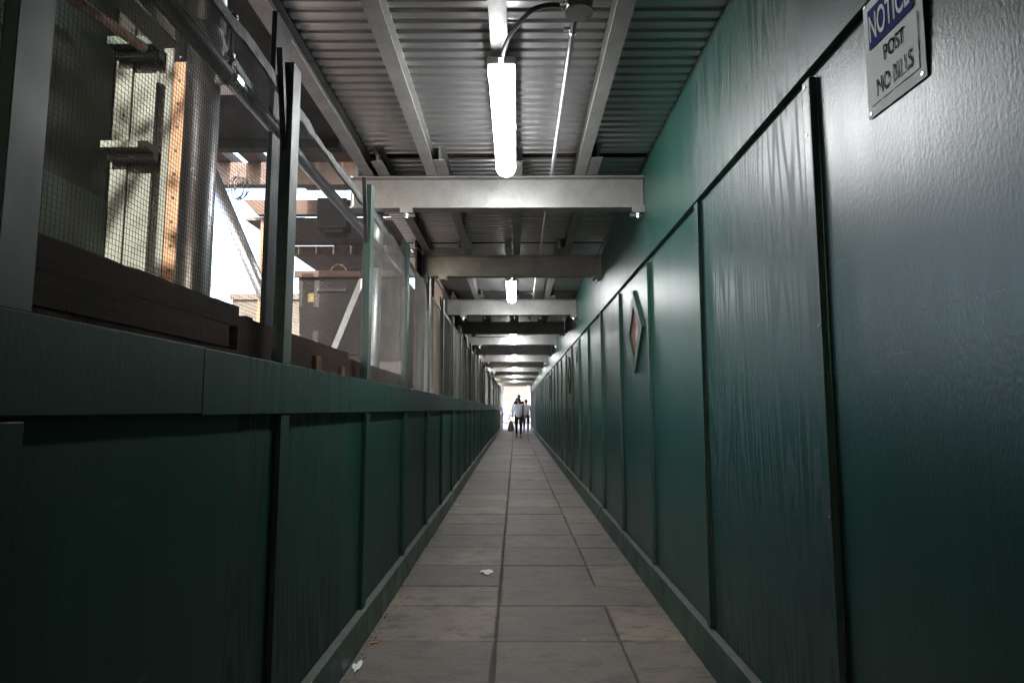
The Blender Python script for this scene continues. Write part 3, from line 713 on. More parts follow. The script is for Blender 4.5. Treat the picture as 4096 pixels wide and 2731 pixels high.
wl = thing('green_site_wall', 'dull dark green boarded wall with pale sunlit pilaster behind the nearest screen', 'wall', (-1.3, 1.2, 0))
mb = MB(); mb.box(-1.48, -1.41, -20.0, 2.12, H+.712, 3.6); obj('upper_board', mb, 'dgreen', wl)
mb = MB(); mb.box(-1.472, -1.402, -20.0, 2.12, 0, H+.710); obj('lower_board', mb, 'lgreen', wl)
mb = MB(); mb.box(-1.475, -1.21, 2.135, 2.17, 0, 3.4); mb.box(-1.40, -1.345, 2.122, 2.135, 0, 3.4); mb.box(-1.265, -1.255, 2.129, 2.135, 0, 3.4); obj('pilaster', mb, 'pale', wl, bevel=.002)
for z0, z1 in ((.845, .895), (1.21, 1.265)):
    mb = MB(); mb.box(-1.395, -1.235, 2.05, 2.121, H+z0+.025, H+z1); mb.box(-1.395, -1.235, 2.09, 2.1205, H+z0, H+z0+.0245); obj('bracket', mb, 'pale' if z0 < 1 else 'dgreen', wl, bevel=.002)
pk = thing('upright_plank', 'sunlit brown upright plank with a row of bolt holes beside the steel column', 'plank', (-1.16, 2.15, 0))
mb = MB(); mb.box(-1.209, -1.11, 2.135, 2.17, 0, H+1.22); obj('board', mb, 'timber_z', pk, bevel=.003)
for k in range(14):
    mb = MB(); mb.tube([(-1.185, 2.1355, H+.30+.085*k), (-1.185, 2.1325, H+.30+.085*k)], .0055, 8)
    obj('bolt_hole', mb, 'black', pk)
mb = MB(); mb.tube([(-1.25, .9, H+1.02), (-1.25, 2.02, H+1.205)], .017, 10); one('rusty_pipe', mb, 'rust', 'short rusty brown pipe high against the green site wall', 'pipe', None, 0, True)
mb = MB(); mb.prism([(-1.13, H+1.13), (-1.06, H+1.13), (-1.06, H+1.138), (-1.122, H+1.138), (-1.122, H+1.25), (-1.13, H+1.25)], 'Y', .4, 1.9); one('steel_angle', mb, 'gusset', 'grey green steel angle running level above the green site wall', 'steel angle')
# dark outer canopy and its edge joist
cn = thing('dark_canopy', 'dark boarded canopy overhead outside the mesh screens', 'canopy', (-2.0, 2.8, H+1.75))
mb = MB(); mb.box(-2.75, -1.14, 1.46, 4.02, H+1.76, H+1.82); obj('soffit_board', mb, 'soffit', cn)
mb = MB(); mb.box(-2.75, -1.16, 4.022, 4.10, H+1.70, H+1.86); obj('edge_joist', mb, 'soffit', cn)
for x in (-2.6, -2.2): 
    mb = MB(); mb.box(x-.02, x+.02, 1.48, 4.015, H+1.715, H+1.7585); obj('rib', mb, 'soffit', cn)
mb = MB(); mb.box(-2.74, -2.66, 2.34, 2.42, 0, H+1.758); obj('prop', mb, 'soffit', cn)
# timber shed over the loading bay
sh = thing('timber_shed', 'grey brown plank roofed timber shed over the loading bay, seen through the mesh', 'shed', (-2.0, 6, 0))
mb = MB(); mb.box(-3.2, -1.3, 5.0, 5.09, H+1.805, H+1.995); obj('cross_beam', mb, 'plank', sh, bevel=.004, label='grey cross beam')
for x in (-2.38, -2.13, -1.8): 
    mb = MB(); mb.box(x-.06, x+.06, 4.15, 5.4, H+2.0, H+2.09); obj('joist', mb, 'plank', sh, bevel=.004)
mb = MB(); mb.prism([(-2.64, H+2.015), (-1.2, H+2.015), (-1.2, H+1.87), (-2.51, H+1.87)], 'Y', 6.0, 6.08); obj('cross_beam', mb, 'timber_x', sh)
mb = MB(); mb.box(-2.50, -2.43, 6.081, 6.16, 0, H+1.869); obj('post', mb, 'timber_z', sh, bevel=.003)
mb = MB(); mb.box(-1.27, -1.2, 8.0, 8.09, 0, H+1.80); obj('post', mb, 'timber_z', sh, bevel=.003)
x = -2.66
x = -2.02
while x < -1.2:
    mb = MB(); mb.box(x, x+.20, 4.13, 5.98, H+2.10, H+2.13); obj('roof_or_shade_plank', mb, 'plank', sh); x += .204  # planks added over the front bay to keep sun off the container
x = -2.66
while x < -1.22:
    mb = MB(); z = H+1.84+rnd.uniform(-.004, .004); mb.box(x, x+.19, 6.1, 7.08, z, z+.03); obj('roof_or_shade_plank', mb, 'plank', sh)
    mb = MB(); z = H+1.785+rnd.uniform(-.004, .004); mb.box(x+.06, x+.25, 7.2, 8.2, z, z+.03); obj('roof_or_shade_plank', mb, 'plank', sh); x += .197
mb = MB(); mb.box(-2.68, -1.2, 7.085, 7.16, H+1.74, H+1.84); obj('cross_beam', mb, 'plank', sh, bevel=.004)
# leaning strut in the bright gap
mb = MB(); a, b_ = Vector((-1.08, 2.26, H+.98)), Vector((-.99, 2.44, H+.30)); 
mb.tube([(-1.74, 3.30, H+1.50), (-1.42, 3.30, H+.80), (-1.04, 3.30, H-.0)], .034, 12); one('leaning_strut', mb, 'pipe', 'grey round strut leaning across the bright gap behind the second screen', 'strut', None, 0, True)
mb = MB()
for k in range(5):
    pts = []; rr = random.Random(k); ax, az = .055+rr.uniform(-.006, .01), .085+rr.uniform(-.01, .012)
    for i in range(25):
        t = 2*math.pi*i/24; pts.append((-2.22+ax*math.cos(t)+.01*k-.02, 4.97+.006*k-.03, H+1.76+az*math.sin(t)+rr.uniform(-.003, .003)))
    mb.tube(pts, .004, 5, cap=False)
mb.tube([(-2.36, 4.95, H+1.72), (-2.16, 4.95, H+1.78)], .004, 5); mb.tube([(-2.23, 4.955, H+1.845), (-2.23, 4.955, H+1.90)], .003, 5)
one('wire_coil', mb, 'cable', 'loose coil of dark wire hanging under the grey cross beam', 'coil', None, 0, True)
# dark steel container
ct = thing('steel_container', 'stained dark steel site container behind the third mesh screen', 'container', (-1.7, 6.9, 0))
mb = MB(); mb.add([(-2.12, 6.45, 0), (-1.16, 6.45, 0), (-1.16, 7.9, 0), (-2.12, 7.9, 0), (-2.24, 6.45, H+1.37), (-1.16, 6.45, H+1.37), (-1.16, 7.9, H+1.37), (-2.24, 7.9, H+1.37)], [(0,3,2,1), (4,5,6,7), (0,1,5,4), (1,2,6,5), (2,3,7,6), (3,0,4,7)]); obj('body', mb, 'steel_dark', ct, bevel=.01)
mb = MB(); mb.box(-2.27, -1.14, 6.41, 6.449, H+1.34, H+1.41); obj('rim', mb, 'timber_x', ct, bevel=.004)
mb = MB(); mb.box(-2.04, -1.74, 6.43, 6.4495, H+1.195, H+1.23); obj('handle', mb, 'black', ct)
mb = MB(); mb.box(-1.95, -1.55, 6.44, 6.4495, H+.55, H+1.17); obj('hatch', mb, 'steel_dark', ct, bevel=.003)
mb = MB(); mb.box(-2.13, -2.07, 6.446, 6.4495, H+1.09, H+1.18); obj('sticker', mb, 'yellow', ct)
mb = MB(); pts = [(-1.84+.085*math.cos(math.pi*i/12), 6.5, H+1.40+.09*math.sin(math.pi*i/12)) for i in range(13)]
mb.tube(pts, .008, 8); one('yellow_hose', mb, 'yellow', 'arched yellow hose loop on top of the dark steel container', 'hose', None, 0, True)
mb = MB(); mb.ball((-1.72, 6.75, H+1.375), .30, .2, .12, 12, 6); one('tarpaulin_heap', mb, 'steel_dark', 'low dark tarpaulin heap behind the yellow hose on the container', 'tarpaulin', None, 0, True)
mb = MB(); d = Vector((.17, 0, .45)).normalized(); c0 = Vector((-1.24, 4.62, H+.66)); mtx = Matrix.Translation(c0) @ Matrix.Rotation(math.atan2(.17, .45), 4, 'Y')
mb.obox(mtx, .045, .02, .62); one('white_board', mb, 'white_board', 'white painted board leaning against the timbers behind the third screen', 'board', None, .002)
# brown hoarding behind the far screens
bh = thing('brown_plywood_fence', 'brown weathered plywood fence standing behind the far mesh screens', 'fence', (-1.0, 20, 0))
y = 6.27; k = 1
while y < 33:
    x = xb(y)-.20+rnd.uniform(-.006, .006)
    if y > 16 and k % 3 == 2: y += 1.213; k += 1; continue
    if k == 2:
        mb = MB(); mb.box(x-.018, x, y, 7.60, 0, 3.0); mb.box(x-.018, x, 7.60, 7.95, 0, H+.195); mb.box(x-.018, x, 7.60, 7.95, H+.255, 3.0); mb.box(x-.018, x, 7.95, y+1.21, 0, 3.0)
        obj('board', mb, 'ply_brown', bh)
    else:
        mb = MB(); mb.box(x-.018, x, y, y+1.21, 0, 2.95+rnd.uniform(-.05, .1)); obj('board', mb, rnd.choice(['ply_brown', 'ply_brown', 'timber']), bh)
    if k % 2 == 0: mb = MB(); mb.box(x+.001, x+.035, y-.03, y+.03, 0, 2.9); obj('stud', mb, 'timber', bh)
    y += 1.213; k += 1

# litter
def scrap(x, y, sx_, sy_, seed, mat, label, name='paper_scrap', rot=0):
    rr = random.Random(seed); mb = MB(); n = 13; top = []; bot = []
    for i in range(n):
        t = 2*math.pi*i/n+rr.uniform(-.2, .2); r_ = rr.uniform(.42, 1.15)
        a, b2 = sx_*r_*math.cos(t), sy_*r_*math.sin(t)
        p = (x+a*math.cos(rot)-b2*math.sin(rot), y+a*math.sin(rot)+b2*math.cos(rot)); z = .004+rr.uniform(0, .009)
        top.append((*p, z+.0015)); bot.append((*p, z))
    c_ = (x, y, .012)
    mb.add(bot+top+[(x, y, .008), c_], [(i, (i+1) % n, n+(i+1) % n, n+i) for i in range(n)]+[(n+i, n+(i+1) % n, 2*n+1) for i in range(n)]+[((i+1) % n, i, 2*n) for i in range(n)])
    return tag(obj(name, mb, mat, loc=(x, y, 0)), label, 'litter')
scrap(-.215, 4.79, .055, .075, 3, 'white_paper', 'torn white paper scrap lying mid pavement left of the centre joint')
scrap(-.735, 3.08, .022, .075, 5, 'white_paper', 'crumpled white paper strip in the gutter by the left baseboard')
scrap(-.745, 8.1, .03, .04, 8, 'white_paper', 'small white litter scrap at the left baseboard further down the walkway')
mb = MB(); mb.tube([(-.74, 3.37, .008), (-.705, 3.385, .008)], .0045, 8); one('cigarette_butt', mb, 'filter', 'orange brown cigarette butt near the left baseboard', 'cigarette butt')
gr = MB()
def pebble(x, y, s):
    q = [rnd.uniform(.6, 1.2)*s for _ in range(6)]
    gr.add([(x+q[0], y, .002+s*.2), (x, y+q[1], .002+s*.2), (x-q[2], y, .002+s*.2), (x, y-q[3], .002+s*.2), (x, y, .002+s*.9), (x, y, -.002)], [(0,1,4), (1,2,4), (2,3,4), (3,0,4), (1,0,5), (2,1,5), (3,2,5), (0,3,5)])
for _ in range(700):
    y = 2.2+rnd.random()**1.6*26; pebble(xb(y)+.02+abs(rnd.gauss(0, .03)), y, rnd.uniform(.001, .006))
for _ in range(220):
    y = 2.4+rnd.random()**1.5*24; pebble(BX-.003-abs(rnd.gauss(0, .03)), y, rnd.uniform(.001, .005))
for _ in range(60): pebble(rnd.uniform(-.7, .85), 2.6+rnd.random()*12, rnd.uniform(.001, .003))
tag(obj('grit', gr, 'grit'), 'grit and crumbs gathered along both edges of the pavement', 'grit', kind='stuff')

# ------------------------------------------------------------------ far end
def far_post(x, w, label):
    mb = MB(); mb.box(x-w/2, x+w/2, 37.05, 37.05+w, 0, H+1.40); one('portal_post', mb, 'white_steel', label, 'post', 'portal posts at the far end', .005)
far_post(-.84, .10, 'white portal post at the far end on the left by the street')
far_post(.86, .10, 'white portal post at the far end on the right beside the people')
mb = MB(); mb.box(-.9, .92, 37.04, 37.16, H+1.402, H+1.62); one('portal_lintel', mb, 'white_steel', 'white lintel board closing the top of the far opening', 'lintel', None, .004)
mb = MB(); mb.box(-.775, -.73, 37.0, 37.04, H+1.06, H+1.29); one('hanging_box', mb, 'grey_box', 'small dark box hanging at the top left of the far opening', 'box', None, .003)

# street car, side on, nose to the left
def car():
    X, Y = -1.15, 58.6
    t = thing('parked_car', 'blue grey car crossing the bright street beyond the far opening', 'car', (X+2.2, Y+.9, 0))
    prof = [(0, .42), (.04, .72), (.35, .86), (1.15, .98), (1.75, 1.44), (2.1, 1.52), (3.2, 1.52), (3.9, 1.30), (4.35, 1.0), (4.5, .9), (4.52, .45), (4.3, .32), (.2, .30)]
    mb = MB(); n = len(prof); st = [(0, .90), (.10, 1), (1.7, 1), (1.8, .90)]; vs = []
    for dy_, s in st:
        for px, pz in prof: vs.append((X+2.26+(px-2.26)*(1-(1-s)*.35), Y+dy_, .3+(pz-.3)*(s if pz > .9 else 1)))
    fs = [(a*n+k, a*n+(k+1) % n, (a+1)*n+(k+1) % n, (a+1)*n+k) for a in range(3) for k in range(n)]+[tuple(range(n))[::-1], tuple(range(3*n, 4*n))]
    mb.add(vs, fs); body = obj('body', mb, 'car_paint', t, bevel=.03, segs=2)
    def side(name, pts, mat, y=-.012, par=None):
        mb = MB(); k = len(pts); mb.add([(X+a, Y+y, z) for a, z in pts]+[(X+a, Y+y+.03, z) for a, z in pts], [(i, (i+1) % k, k+(i+1) % k, k+i) for i in range(k)]+[tuple(range(k))[::-1], tuple(range(k, 2*k))])
        return obj(name, mb, mat, par or t)
    side('window', [(1.28, 1.0), (1.78, 1.36), (2.25, 1.40), (2.25, 1.0)], 'car_glass'); side('window', [(2.32, 1.0), (2.32, 1.40), (3.1, 1.38), (3.5, 1.02)], 'car_glass')
    side('sill', [(.9, .30), (.9, .40), (3.5, .40), (3.5, .30)], 'car_white'); side('bumper', [(-.02, .42), (-.02, .56), (.35, .56), (.35, .42)], 'car_white')
    side('headlight', [(.02, .66), (.06, .76), (.34, .80), (.34, .70)], 'car_white')
    d = side('door', [(1.3, .45), (1.26, .96), (2.28, .97), (2.28, .45)], 'car_paint', -.006); side('handle', [(2.0, .84), (2.0, .88), (2.2, .88), (2.2, .84)], 'car_white', -.016, d)
    mb = MB(); mb.box(X+1.25, X+1.45, Y-.18, Y-.02, .98, 1.10); obj('wing_mirror', mb, 'car_paint', t, bevel=.02)
    for wx in (.82, 3.62):
        for wy in (0, 1.62):
            mb = MB(); mb.tube([(X+wx, Y-.03+wy, .33), (X+wx, Y+.19+wy, .33)], .33, 24); w = obj('wheel', mb, 'tyre', t)
            mb = MB(); mb.tube([(X+wx, Y-.036+wy, .33), (X+wx, Y-.029+wy, .33)], .21, 20); obj('rim', mb, 'rim', w)
            mb = MB()
            for s in range(5): mb.obox(Matrix.Translation((X+wx, Y-.037+wy, .33)) @ Matrix.Rotation(s*R(72), 4, 'Y') @ Matrix.Translation((0, 0, .13)), .035, .004, .12)
            obj('spoke', mb, 'black', w)
car()
sy = 60.0
ss = thing('crossing_sign', 'pale yellow diamond warning sign on a post across the far street', 'sign', (-1.08, 66.6, .08))
mb = MB(); mb.tube([(-1.08, 66.65, .08), (-1.08, 66.65, 2.6)], .03, 8); obj('post', mb, 'galv', ss)
mb = MB(); mb.add([(-1.08+a, y, 2.25+b_) for y in (66.58, 66.61) for a, b_ in ((-.42, 0), (0, -.42), (.42, 0), (0, .42))], [(0,1,2,3), (7,6,5,4), (0,4,5,1), (1,5,6,2), (2,6,7,3), (3,7,4,0)]); sgp = obj('sign_plate', mb, 'sign_yellow', ss)
mb = MB()
for dx in (-.08, .1):
    mb.box(-1.08+dx-.03, -1.08+dx+.03, 66.565, 66.578, 2.12, 2.34); mb.box(-1.08+dx-.025, -1.08+dx+.025, 66.565, 66.578, 2.36, 2.42)
obj('symbol', mb, 'black', sgp)
ts = thing('pedestrian_signal', 'grey pedestrian signal with a glowing red light beyond the heads', 'signal', (.56, 55, 0))
mb = MB(); mb.tube([(.86, 48.9, 0), (.86, 48.9, 3.0)], .05, 10); obj('post', mb, 'grey_box', ts)
mb = MB(); mb.box(.62, .82, 48.75, 48.95, H+.72, H+1.0); obj('housing', mb, 'grey_box', ts, bevel=.01)
mb = MB(); mb.box(.40, .60, 48.75, 48.95, H+.70, H+1.0); hb = obj('red_housing', mb, 'grey_box', ts, bevel=.01)
mb = MB(); mb.box(.43, .57, 48.742, 48.749, H+.74, H+.96); obj('red_lens', mb, 'red_light', hb)
# far buildings
def building(x0, x1, y0, y1, h, label, mat, ny, nx):
    t = thing('stone_building', label, 'building', ((x0+x1)/2, y0, 0), 'pale buildings across the far street')
    mb = MB(); mb.box(x0, x1, y0, y1, 0, h); obj('wall', mb, mat, t)
    mb = MB(); mb.box(x0-.2, x1+.2, y0-.35, y0-.003, h-.8, h-.1); obj('cornice', mb, mat, t)
    mb = MB(); mb.box(x0, x1, y0-.2, y0-.003, 4.0, 4.4); obj('string_course', mb, mat, t)
    for j in range(ny):
        for i in range(nx):
            cx = x0+(x1-x0)*(i+.5)/nx; z = 1.0 if j == 0 else 5.2+(j-1)*3.4
            mb = MB(); mb.box(cx-.6, cx+.6, y0-.03, y0-.004, z, z+2.0); w = obj('window', mb, 'glass', t)
            mb = MB(); mb.box(cx-.72, cx+.72, y0-.12, y0-.0045, z-.15, z-.002); obj('sill', mb, mat, w)
building(-9, 3.2, 75, 95, 18, 'pale limestone building straight beyond the far opening', 'facade', 3, 6)
building(3.3, 22, 76, 95, 22, 'warm pale brick building right of the limestone one', 'facade2', 2, 6)
building(-34, -9.2, 75.5, 98, 15, 'wide pale building left of the limestone one', 'facade2', 2, 7)
mb = MB(); mb.tube([(-9, 62, 4.4), (0, 62, 4.25), (9, 62, 4.4)], .03, 6); one('overhead_wire', mb, 'cable', 'thin overhead wire crossing the far street above the car', 'wire', None, 0, True)

# ------------------------------------------------------------------ people
def skin_mesh(verts, edges, radii, root=0, sub=1):
    me = bpy.data.meshes.new('sk'); me.from_pydata(verts, edges, []); me.update()
    o = bpy.data.objects.new('sk', me); COL.objects.link(o)
    md = o.modifiers.new('Skin', 'SKIN'); md.use_smooth_shade = True
    lay = me.skin_vertices[0].data if len(me.skin_vertices) else None
    for i, r_ in enumerate(radii):
        lay[i].radius = r_ if isinstance(r_, tuple) else (r_, r_); lay[i].use_root = (i == root)
    s = o.modifiers.new('Sub', 'SUBSURF'); s.levels = sub; s.render_levels = sub
    bpy.context.view_layer.update()
    out = bpy.data.meshes.new_from_object(o.evaluated_get(bpy.context.evaluated_depsgraph_get()))
    bpy.data.objects.remove(o); return out
class Sk:
    def __init__(s): s.v = []; s.e = []; s.r = []
    def add(s, p, r_, par=None):
        s.v.append(tuple(p)); s.r.append(r_); i = len(s.v)-1
        if par is not None: s.e.append((par, i))
        return i
    def chain(s, pts, rs, par=None):
        for p, r_ in zip(pts, rs): par = s.add(p, r_, par)
        return par
def mobj(name, me, mats, parent, smooth=True):
    me.name = name; me.materials.clear()
    for m in (mats if isinstance(mats, list) else [mats]): me.materials.append(M[m])
    for p in me.polygons: p.use_smooth = smooth; p.material_index = 0
    o = bpy.data.objects.new(name, me); COL.objects.link(o); o.parent = parent; return o
def hand(s, wrist_i, w, d, side, fwd, curl):
    """palm and five fingers; d = direction of the hand, side = direction of the thumb"""
    d = Vector(d).normalized(); side = Vector(side).normalized(); w = Vector(w); nrm = Vector(fwd).normalized()
    palm = s.add(w+d*.05, (.034, .016), wrist_i); base_ = s.add(w+d*.085, (.036, .014), palm)
    for k, L in enumerate((.070, .080, .074, .058)):
        o_ = side*(.030-.020*k); c1 = w+d*.092+o_
        c2 = c1+(d*math.cos(curl*.7)+nrm*math.sin(curl*.7))*L*.5; c3 = c2+(d*math.cos(curl*1.7)+nrm*math.sin(curl*1.7))*L*.5
        i = s.add(c1, .0095, base_); i = s.add(c2, .0085, i); s.add(c3, .007, i)
    i = s.add(w+d*.035+side*.034, .011, palm); i = s.add(w+d*.065+side*.052+nrm*.012, .0095, i); s.add(w+d*.090+side*.055+nrm*.024, .008, i)
def person(label, loc, rot, hgt, P, group=None, tilt=(0,0), hairstyle='short', mats=None, sleeve='long', loose=0):
    """P: joints (local, facing -Y, for a figure 1.7 m tall): hands, elbows, knees, ankles"""
    k = hgt/1.70
    t = thing('person', label, 'person', loc, group); t.rotation_euler = (0, 0, rot)
    V = lambda x, y, z: Vector((x*k, y*k, z*k))
    J = {n_: V(*p) for n_, p in P.items()}
    hips = V(0, 0, .93); chest = J.get('chest', V(0, .0, 1.30)); neck = chest+V(0, .0, .15); hb = neck+V(tilt[0]*.35, tilt[1]*.35, .07)
    hc = hb+V(tilt[0], tilt[1], .10); ht = hc+V(tilt[0], tilt[1], .06)
    s = Sk()
    r0 = s.add(hips, (.105*k, .08*k)); w1 = s.add((hips+chest)/2+V(0, 0, -.02), (.09*k, .07*k), r0); ch = s.add(chest-V(0, 0, .02), (.105*k, .075*k), w1)
    nb = s.add(neck, .052*k, ch); n2 = s.add(hb, .05*k, nb); hd_ = s.add(hc-V(0, .0, .03), (.072*k, .086*k), n2); s.add(ht, (.066*k, .08*k), hd_)
    for sd, nm in ((-1, 'l'), (1, 'r')):            # l = local -x side
        sh_ = chest+V(sd*.175, 0, .085); i = s.add(sh_, .052*k, ch); i = s.add((sh_+J['elbow_'+nm])/2, .046*k, i); i = s.add(J['elbow_'+nm], .038*k, i); i = s.add(J['hand_'+nm], .026*k, i)
        d = (J['hand_'+nm]-J['elbow_'+nm]).normalized(); hand(s, i, J['hand_'+nm], d, (0, -1, 0), (-sd, 0, 0), .7)
        hp = hips+V(sd*.092, 0, -.05); i = s.add(hp, .07*k, r0); i = s.add((hp+J['knee_'+nm])/2, .064*k, i); i = s.add(J['knee_'+nm], .053*k, i); i = s.add((J['knee_'+nm]*.65+J['ankle_'+nm]*.35), .05*k, i); i = s.add(J['ankle_'+nm], .034*k, i)
        s.chain([J['ankle_'+nm]+J['foot_'+nm]*.5*k+V(0, 0, -.045), J['ankle_'+nm]+J['foot_'+nm]*k+V(0, 0, -.05)], [.033*k, .024*k], i)
    body = mobj('body', skin_mesh(s.v, s.e, s.r), mats['skin'], t)
    # face on the head: nose, eyes, mouth, ears
    fr = Matrix.Translation(hc-V(0, 0, .02)) @ Matrix.Rotation(-tilt[0]*3, 4, 'Y') @ Matrix.Rotation(-tilt[1]*4, 4, 'X')
    def pt(x, y, z): return fr @ Vector((x*k, y*k, z*k))
    mb = MB(); mb.ball(pt(0, -.088, -.012), .011*k, .017*k, .022*k, 8, 6); [mb.ball(pt(sx_*.075, .0, -.008), .012*k, .018*k, .030*k, 8, 6) for sx_ in (-1, 1)]
    o = mobj_from(mb, 'nose_and_ears', mats['skin'], t)
    mb = MB(); [mb.ball(pt(sx_*.030, -.082, .018), .013*k, .008*k, .006*k, 8, 5) for sx_ in (-1, 1)]; [mb.ball(pt(sx_*.030, -.081, .034), .018*k, .006*k, .004*k, 8, 5) for sx_ in (-1, 1)]
    mobj_from(mb, 'eyes', 'hair', t)
    mb = MB(); mb.ball(pt(0, -.082, -.052), .020*k, .008*k, .006*k, 8, 5); mobj_from(mb, 'mouth', 'pane', t)
    # hair
    mb = MB(); mb.ball(pt(0, .016, .045), .086*k, .098*k, .085*k, 14, 9)
    if hairstyle == 'long':
        for sd in (-1, 1):
            mb.tube([pt(sd*.055, -.03, .10), pt(sd*.088, -.01, .03), pt(sd*.092, .01, -.07), pt(sd*.085, .02, -.17), pt(sd*.07, .02, -.23)], [.03*k, .038*k, .038*k, .034*k, .012*k], 8)
        mb.tube([pt(0, .05, .06), pt(0, .075, -.05), pt(0, .08, -.16), pt(0, .075, -.25)], [.07*k, .075*k, .07*k, .03*k], 10)
    mobj_from(mb, 'hair', mats['hair'], t)
    # top
    s = Sk(); lo = hips+V(0, 0, -.02-.10*loose)
    r0 = s.add(lo, ((.165+.03*loose)*k, (.125+.03*loose)*k)); w1 = s.add((hips+chest)/2, ((.14+.03*loose)*k, (.105+.02*loose)*k), r0); ch = s.add(chest, (.158*k, .112*k), w1); s.add(neck-V(0, 0, .035), .075*k, ch)
    for sd, nm in ((-1, 'l'), (1, 'r')):
        sh_ = chest+V(sd*.178, 0, .085); i = s.add(sh_, .066*k, ch)
        if sleeve == 'long':
            i = s.add((sh_+J['elbow_'+nm])/2, .060*k, i); i = s.add(J['elbow_'+nm], .052*k, i); s.add(J['hand_'+nm]*.96+J['elbow_'+nm]*.04, .040*k, i)
        else: s.add(sh_*.45+J['elbow_'+nm]*.55, .066*k, i)
    mobj('top', skin_mesh(s.v, s.e, s.r), mats['top'], t)
    # trousers
    s = Sk(); r0 = s.add(hips+V(0, 0, .05), (.160*k, .122*k)); 
    for sd, nm in ((-1, 'l'), (1, 'r')):
        hp = hips+V(sd*.094, 0, -.07); i = s.add(hp, .105*k, r0); i = s.add((hp+J['knee_'+nm])/2, .093*k, i); i = s.add(J['knee_'+nm], .064*k, i); i = s.add(J['knee_'+nm]*.5+J['ankle_'+nm]*.5, .058*k, i); s.add(J['ankle_'+nm]+(J['knee_'+nm]-J['ankle_'+nm])*.12, .046*k, i)
    mobj('trousers', skin_mesh(s.v, s.e, s.r), mats['trousers'], t)
    for nm in 'lr':
        a, f_ = J['ankle_'+nm], J['foot_'+nm]
        s = Sk(); i = s.add(a+V(0, 0, -.045)-f_*.28*k, (.036*k, .034*k)); i = s.add(a+V(0, 0, -.05)+f_*.35*k, (.042*k, .030*k), i); s.add(a+V(0, 0, -.055)+f_*1.05*k, (.036*k, .022*k), i)
        mobj('shoe', skin_mesh(s.v, s.e, s.r), mats['shoe'], t)
    return t, J, k
def mobj_from(mb, name, mat, parent):
    me = bpy.data.meshes.new(name); me.from_pydata([tuple(v) for v in mb.v], [], mb.f); me.update()
    return mobj(name, me, mat, parent)

WL = (.085, 27.2, 0)
W, J, k = person('long haired woman in a pale grey top and black trousers carrying a tan bag', WL, 0, 1.66,
    dict(chest=(0, .01, 1.30), elbow_l=(-.245, .03, 1.08), hand_l=(-.275, -.02, .84), elbow_r=(.245, .04, 1.08), hand_r=(.265, -.02, .83),
         knee_l=(-.10, .04, .50), ankle_l=(-.085, .20, .105), foot_l=(0, -.10, -.02), knee_r=(.10, -.05, .51), ankle_r=(.085, -.10, .085), foot_r=(.04, -.13, 0)),
    tilt=(-.018, -.035), hairstyle='long', mats=dict(skin='skin', hair='hair', top='top_grey', trousers='trousers', shoe='shoe_black'), loose=1)
# tan bag in her right hand (picture left) and black shoulder bag
bx_, by_, bz_ = WL[0]-.30, WL[1]-.03, .74
bg = thing('tote_bag', 'olive tan canvas tote bag hanging from the woman\'s hand', 'bag', (bx_, by_, .25))
mb = MB(); rr = random.Random(4)
secs = [(.70, .035, .02), (.62, .075, .05), (.50, .115, .075), (.36, .14, .085), (.265, .125, .075), (.255, .04, .02)]
vs = []; n = 12
for (z, a, b_) in secs:
    for q in range(n):
        th = 2*math.pi*q/n; w_ = 1+rr.uniform(-.06, .06); vs.append((bx_-.015+a*w_*1.0*math.copysign(abs(math.cos(th))**.6, math.cos(th)), by_+b_*math.copysign(abs(math.sin(th))**.6, math.sin(th)), z))
mb.add(vs, [(a*n+q, a*n+(q+1) % n, (a+1)*n+(q+1) % n, (a+1)*n+q) for a in range(len(secs)-1) for q in range(n)]+[tuple(range(n)), tuple(range((len(secs)-1)*n, len(secs)*n))[::-1]])
obj('pouch', mb, 'bag', bg, smooth=True)
for dy_ in (-.02, .02):
    mb = MB(); mb.tube([(bx_-.05, by_+dy_, .67), (bx_+.01, by_+dy_*.4, .785), (bx_+.05, by_+dy_, .66)], .010, 6); obj('handle', mb, 'bag', bg)
sb = thing('shoulder_bag', 'black shoulder bag with a strap worn on the woman\'s left side', 'bag', (WL[0]+.2, WL[1], .8))
mb = MB(); mb.tube([(WL[0]+.13, WL[1]+.09, 1.36), (WL[0]+.145, WL[1]-.02, 1.40), (WL[0]+.150, WL[1]-.125, 1.32), (WL[0]+.175, WL[1]-.15, 1.15), (WL[0]+.19, WL[1]-.13, .98)], .014, 8); obj('strap', mb, 'black', sb, smooth=True)
mb = MB(); mb.box(WL[0]+.155, WL[0]+.225, WL[1]-.10, WL[1]+.16, .74, .98); obj('pouch', mb, 'black', sb, bevel=.02, segs=2)
# man in white tee walking away
ML = (.475, 31.9, 0)
person('dark haired person in a white T-shirt and blue jeans walking away by the right wall', ML, math.pi, 1.66,
    dict(elbow_l=(-.25, .02, 1.08), hand_l=(-.24, -.08, .84), elbow_r=(.25, .04, 1.08), hand_r=(.26, -.02, .84),
         knee_l=(-.10, -.08, .50), ankle_l=(-.09, -.06, .085), foot_l=(0, -.14, 0), knee_r=(.10, -.02, .50), ankle_r=(.11, .28, .20), foot_r=(0, -.06, -.12)),
    hairstyle='short', mats=dict(skin='skin_dark', hair='hair', top='tee', trousers='jeans', shoe='shoe_white'), sleeve='short', loose=.4)
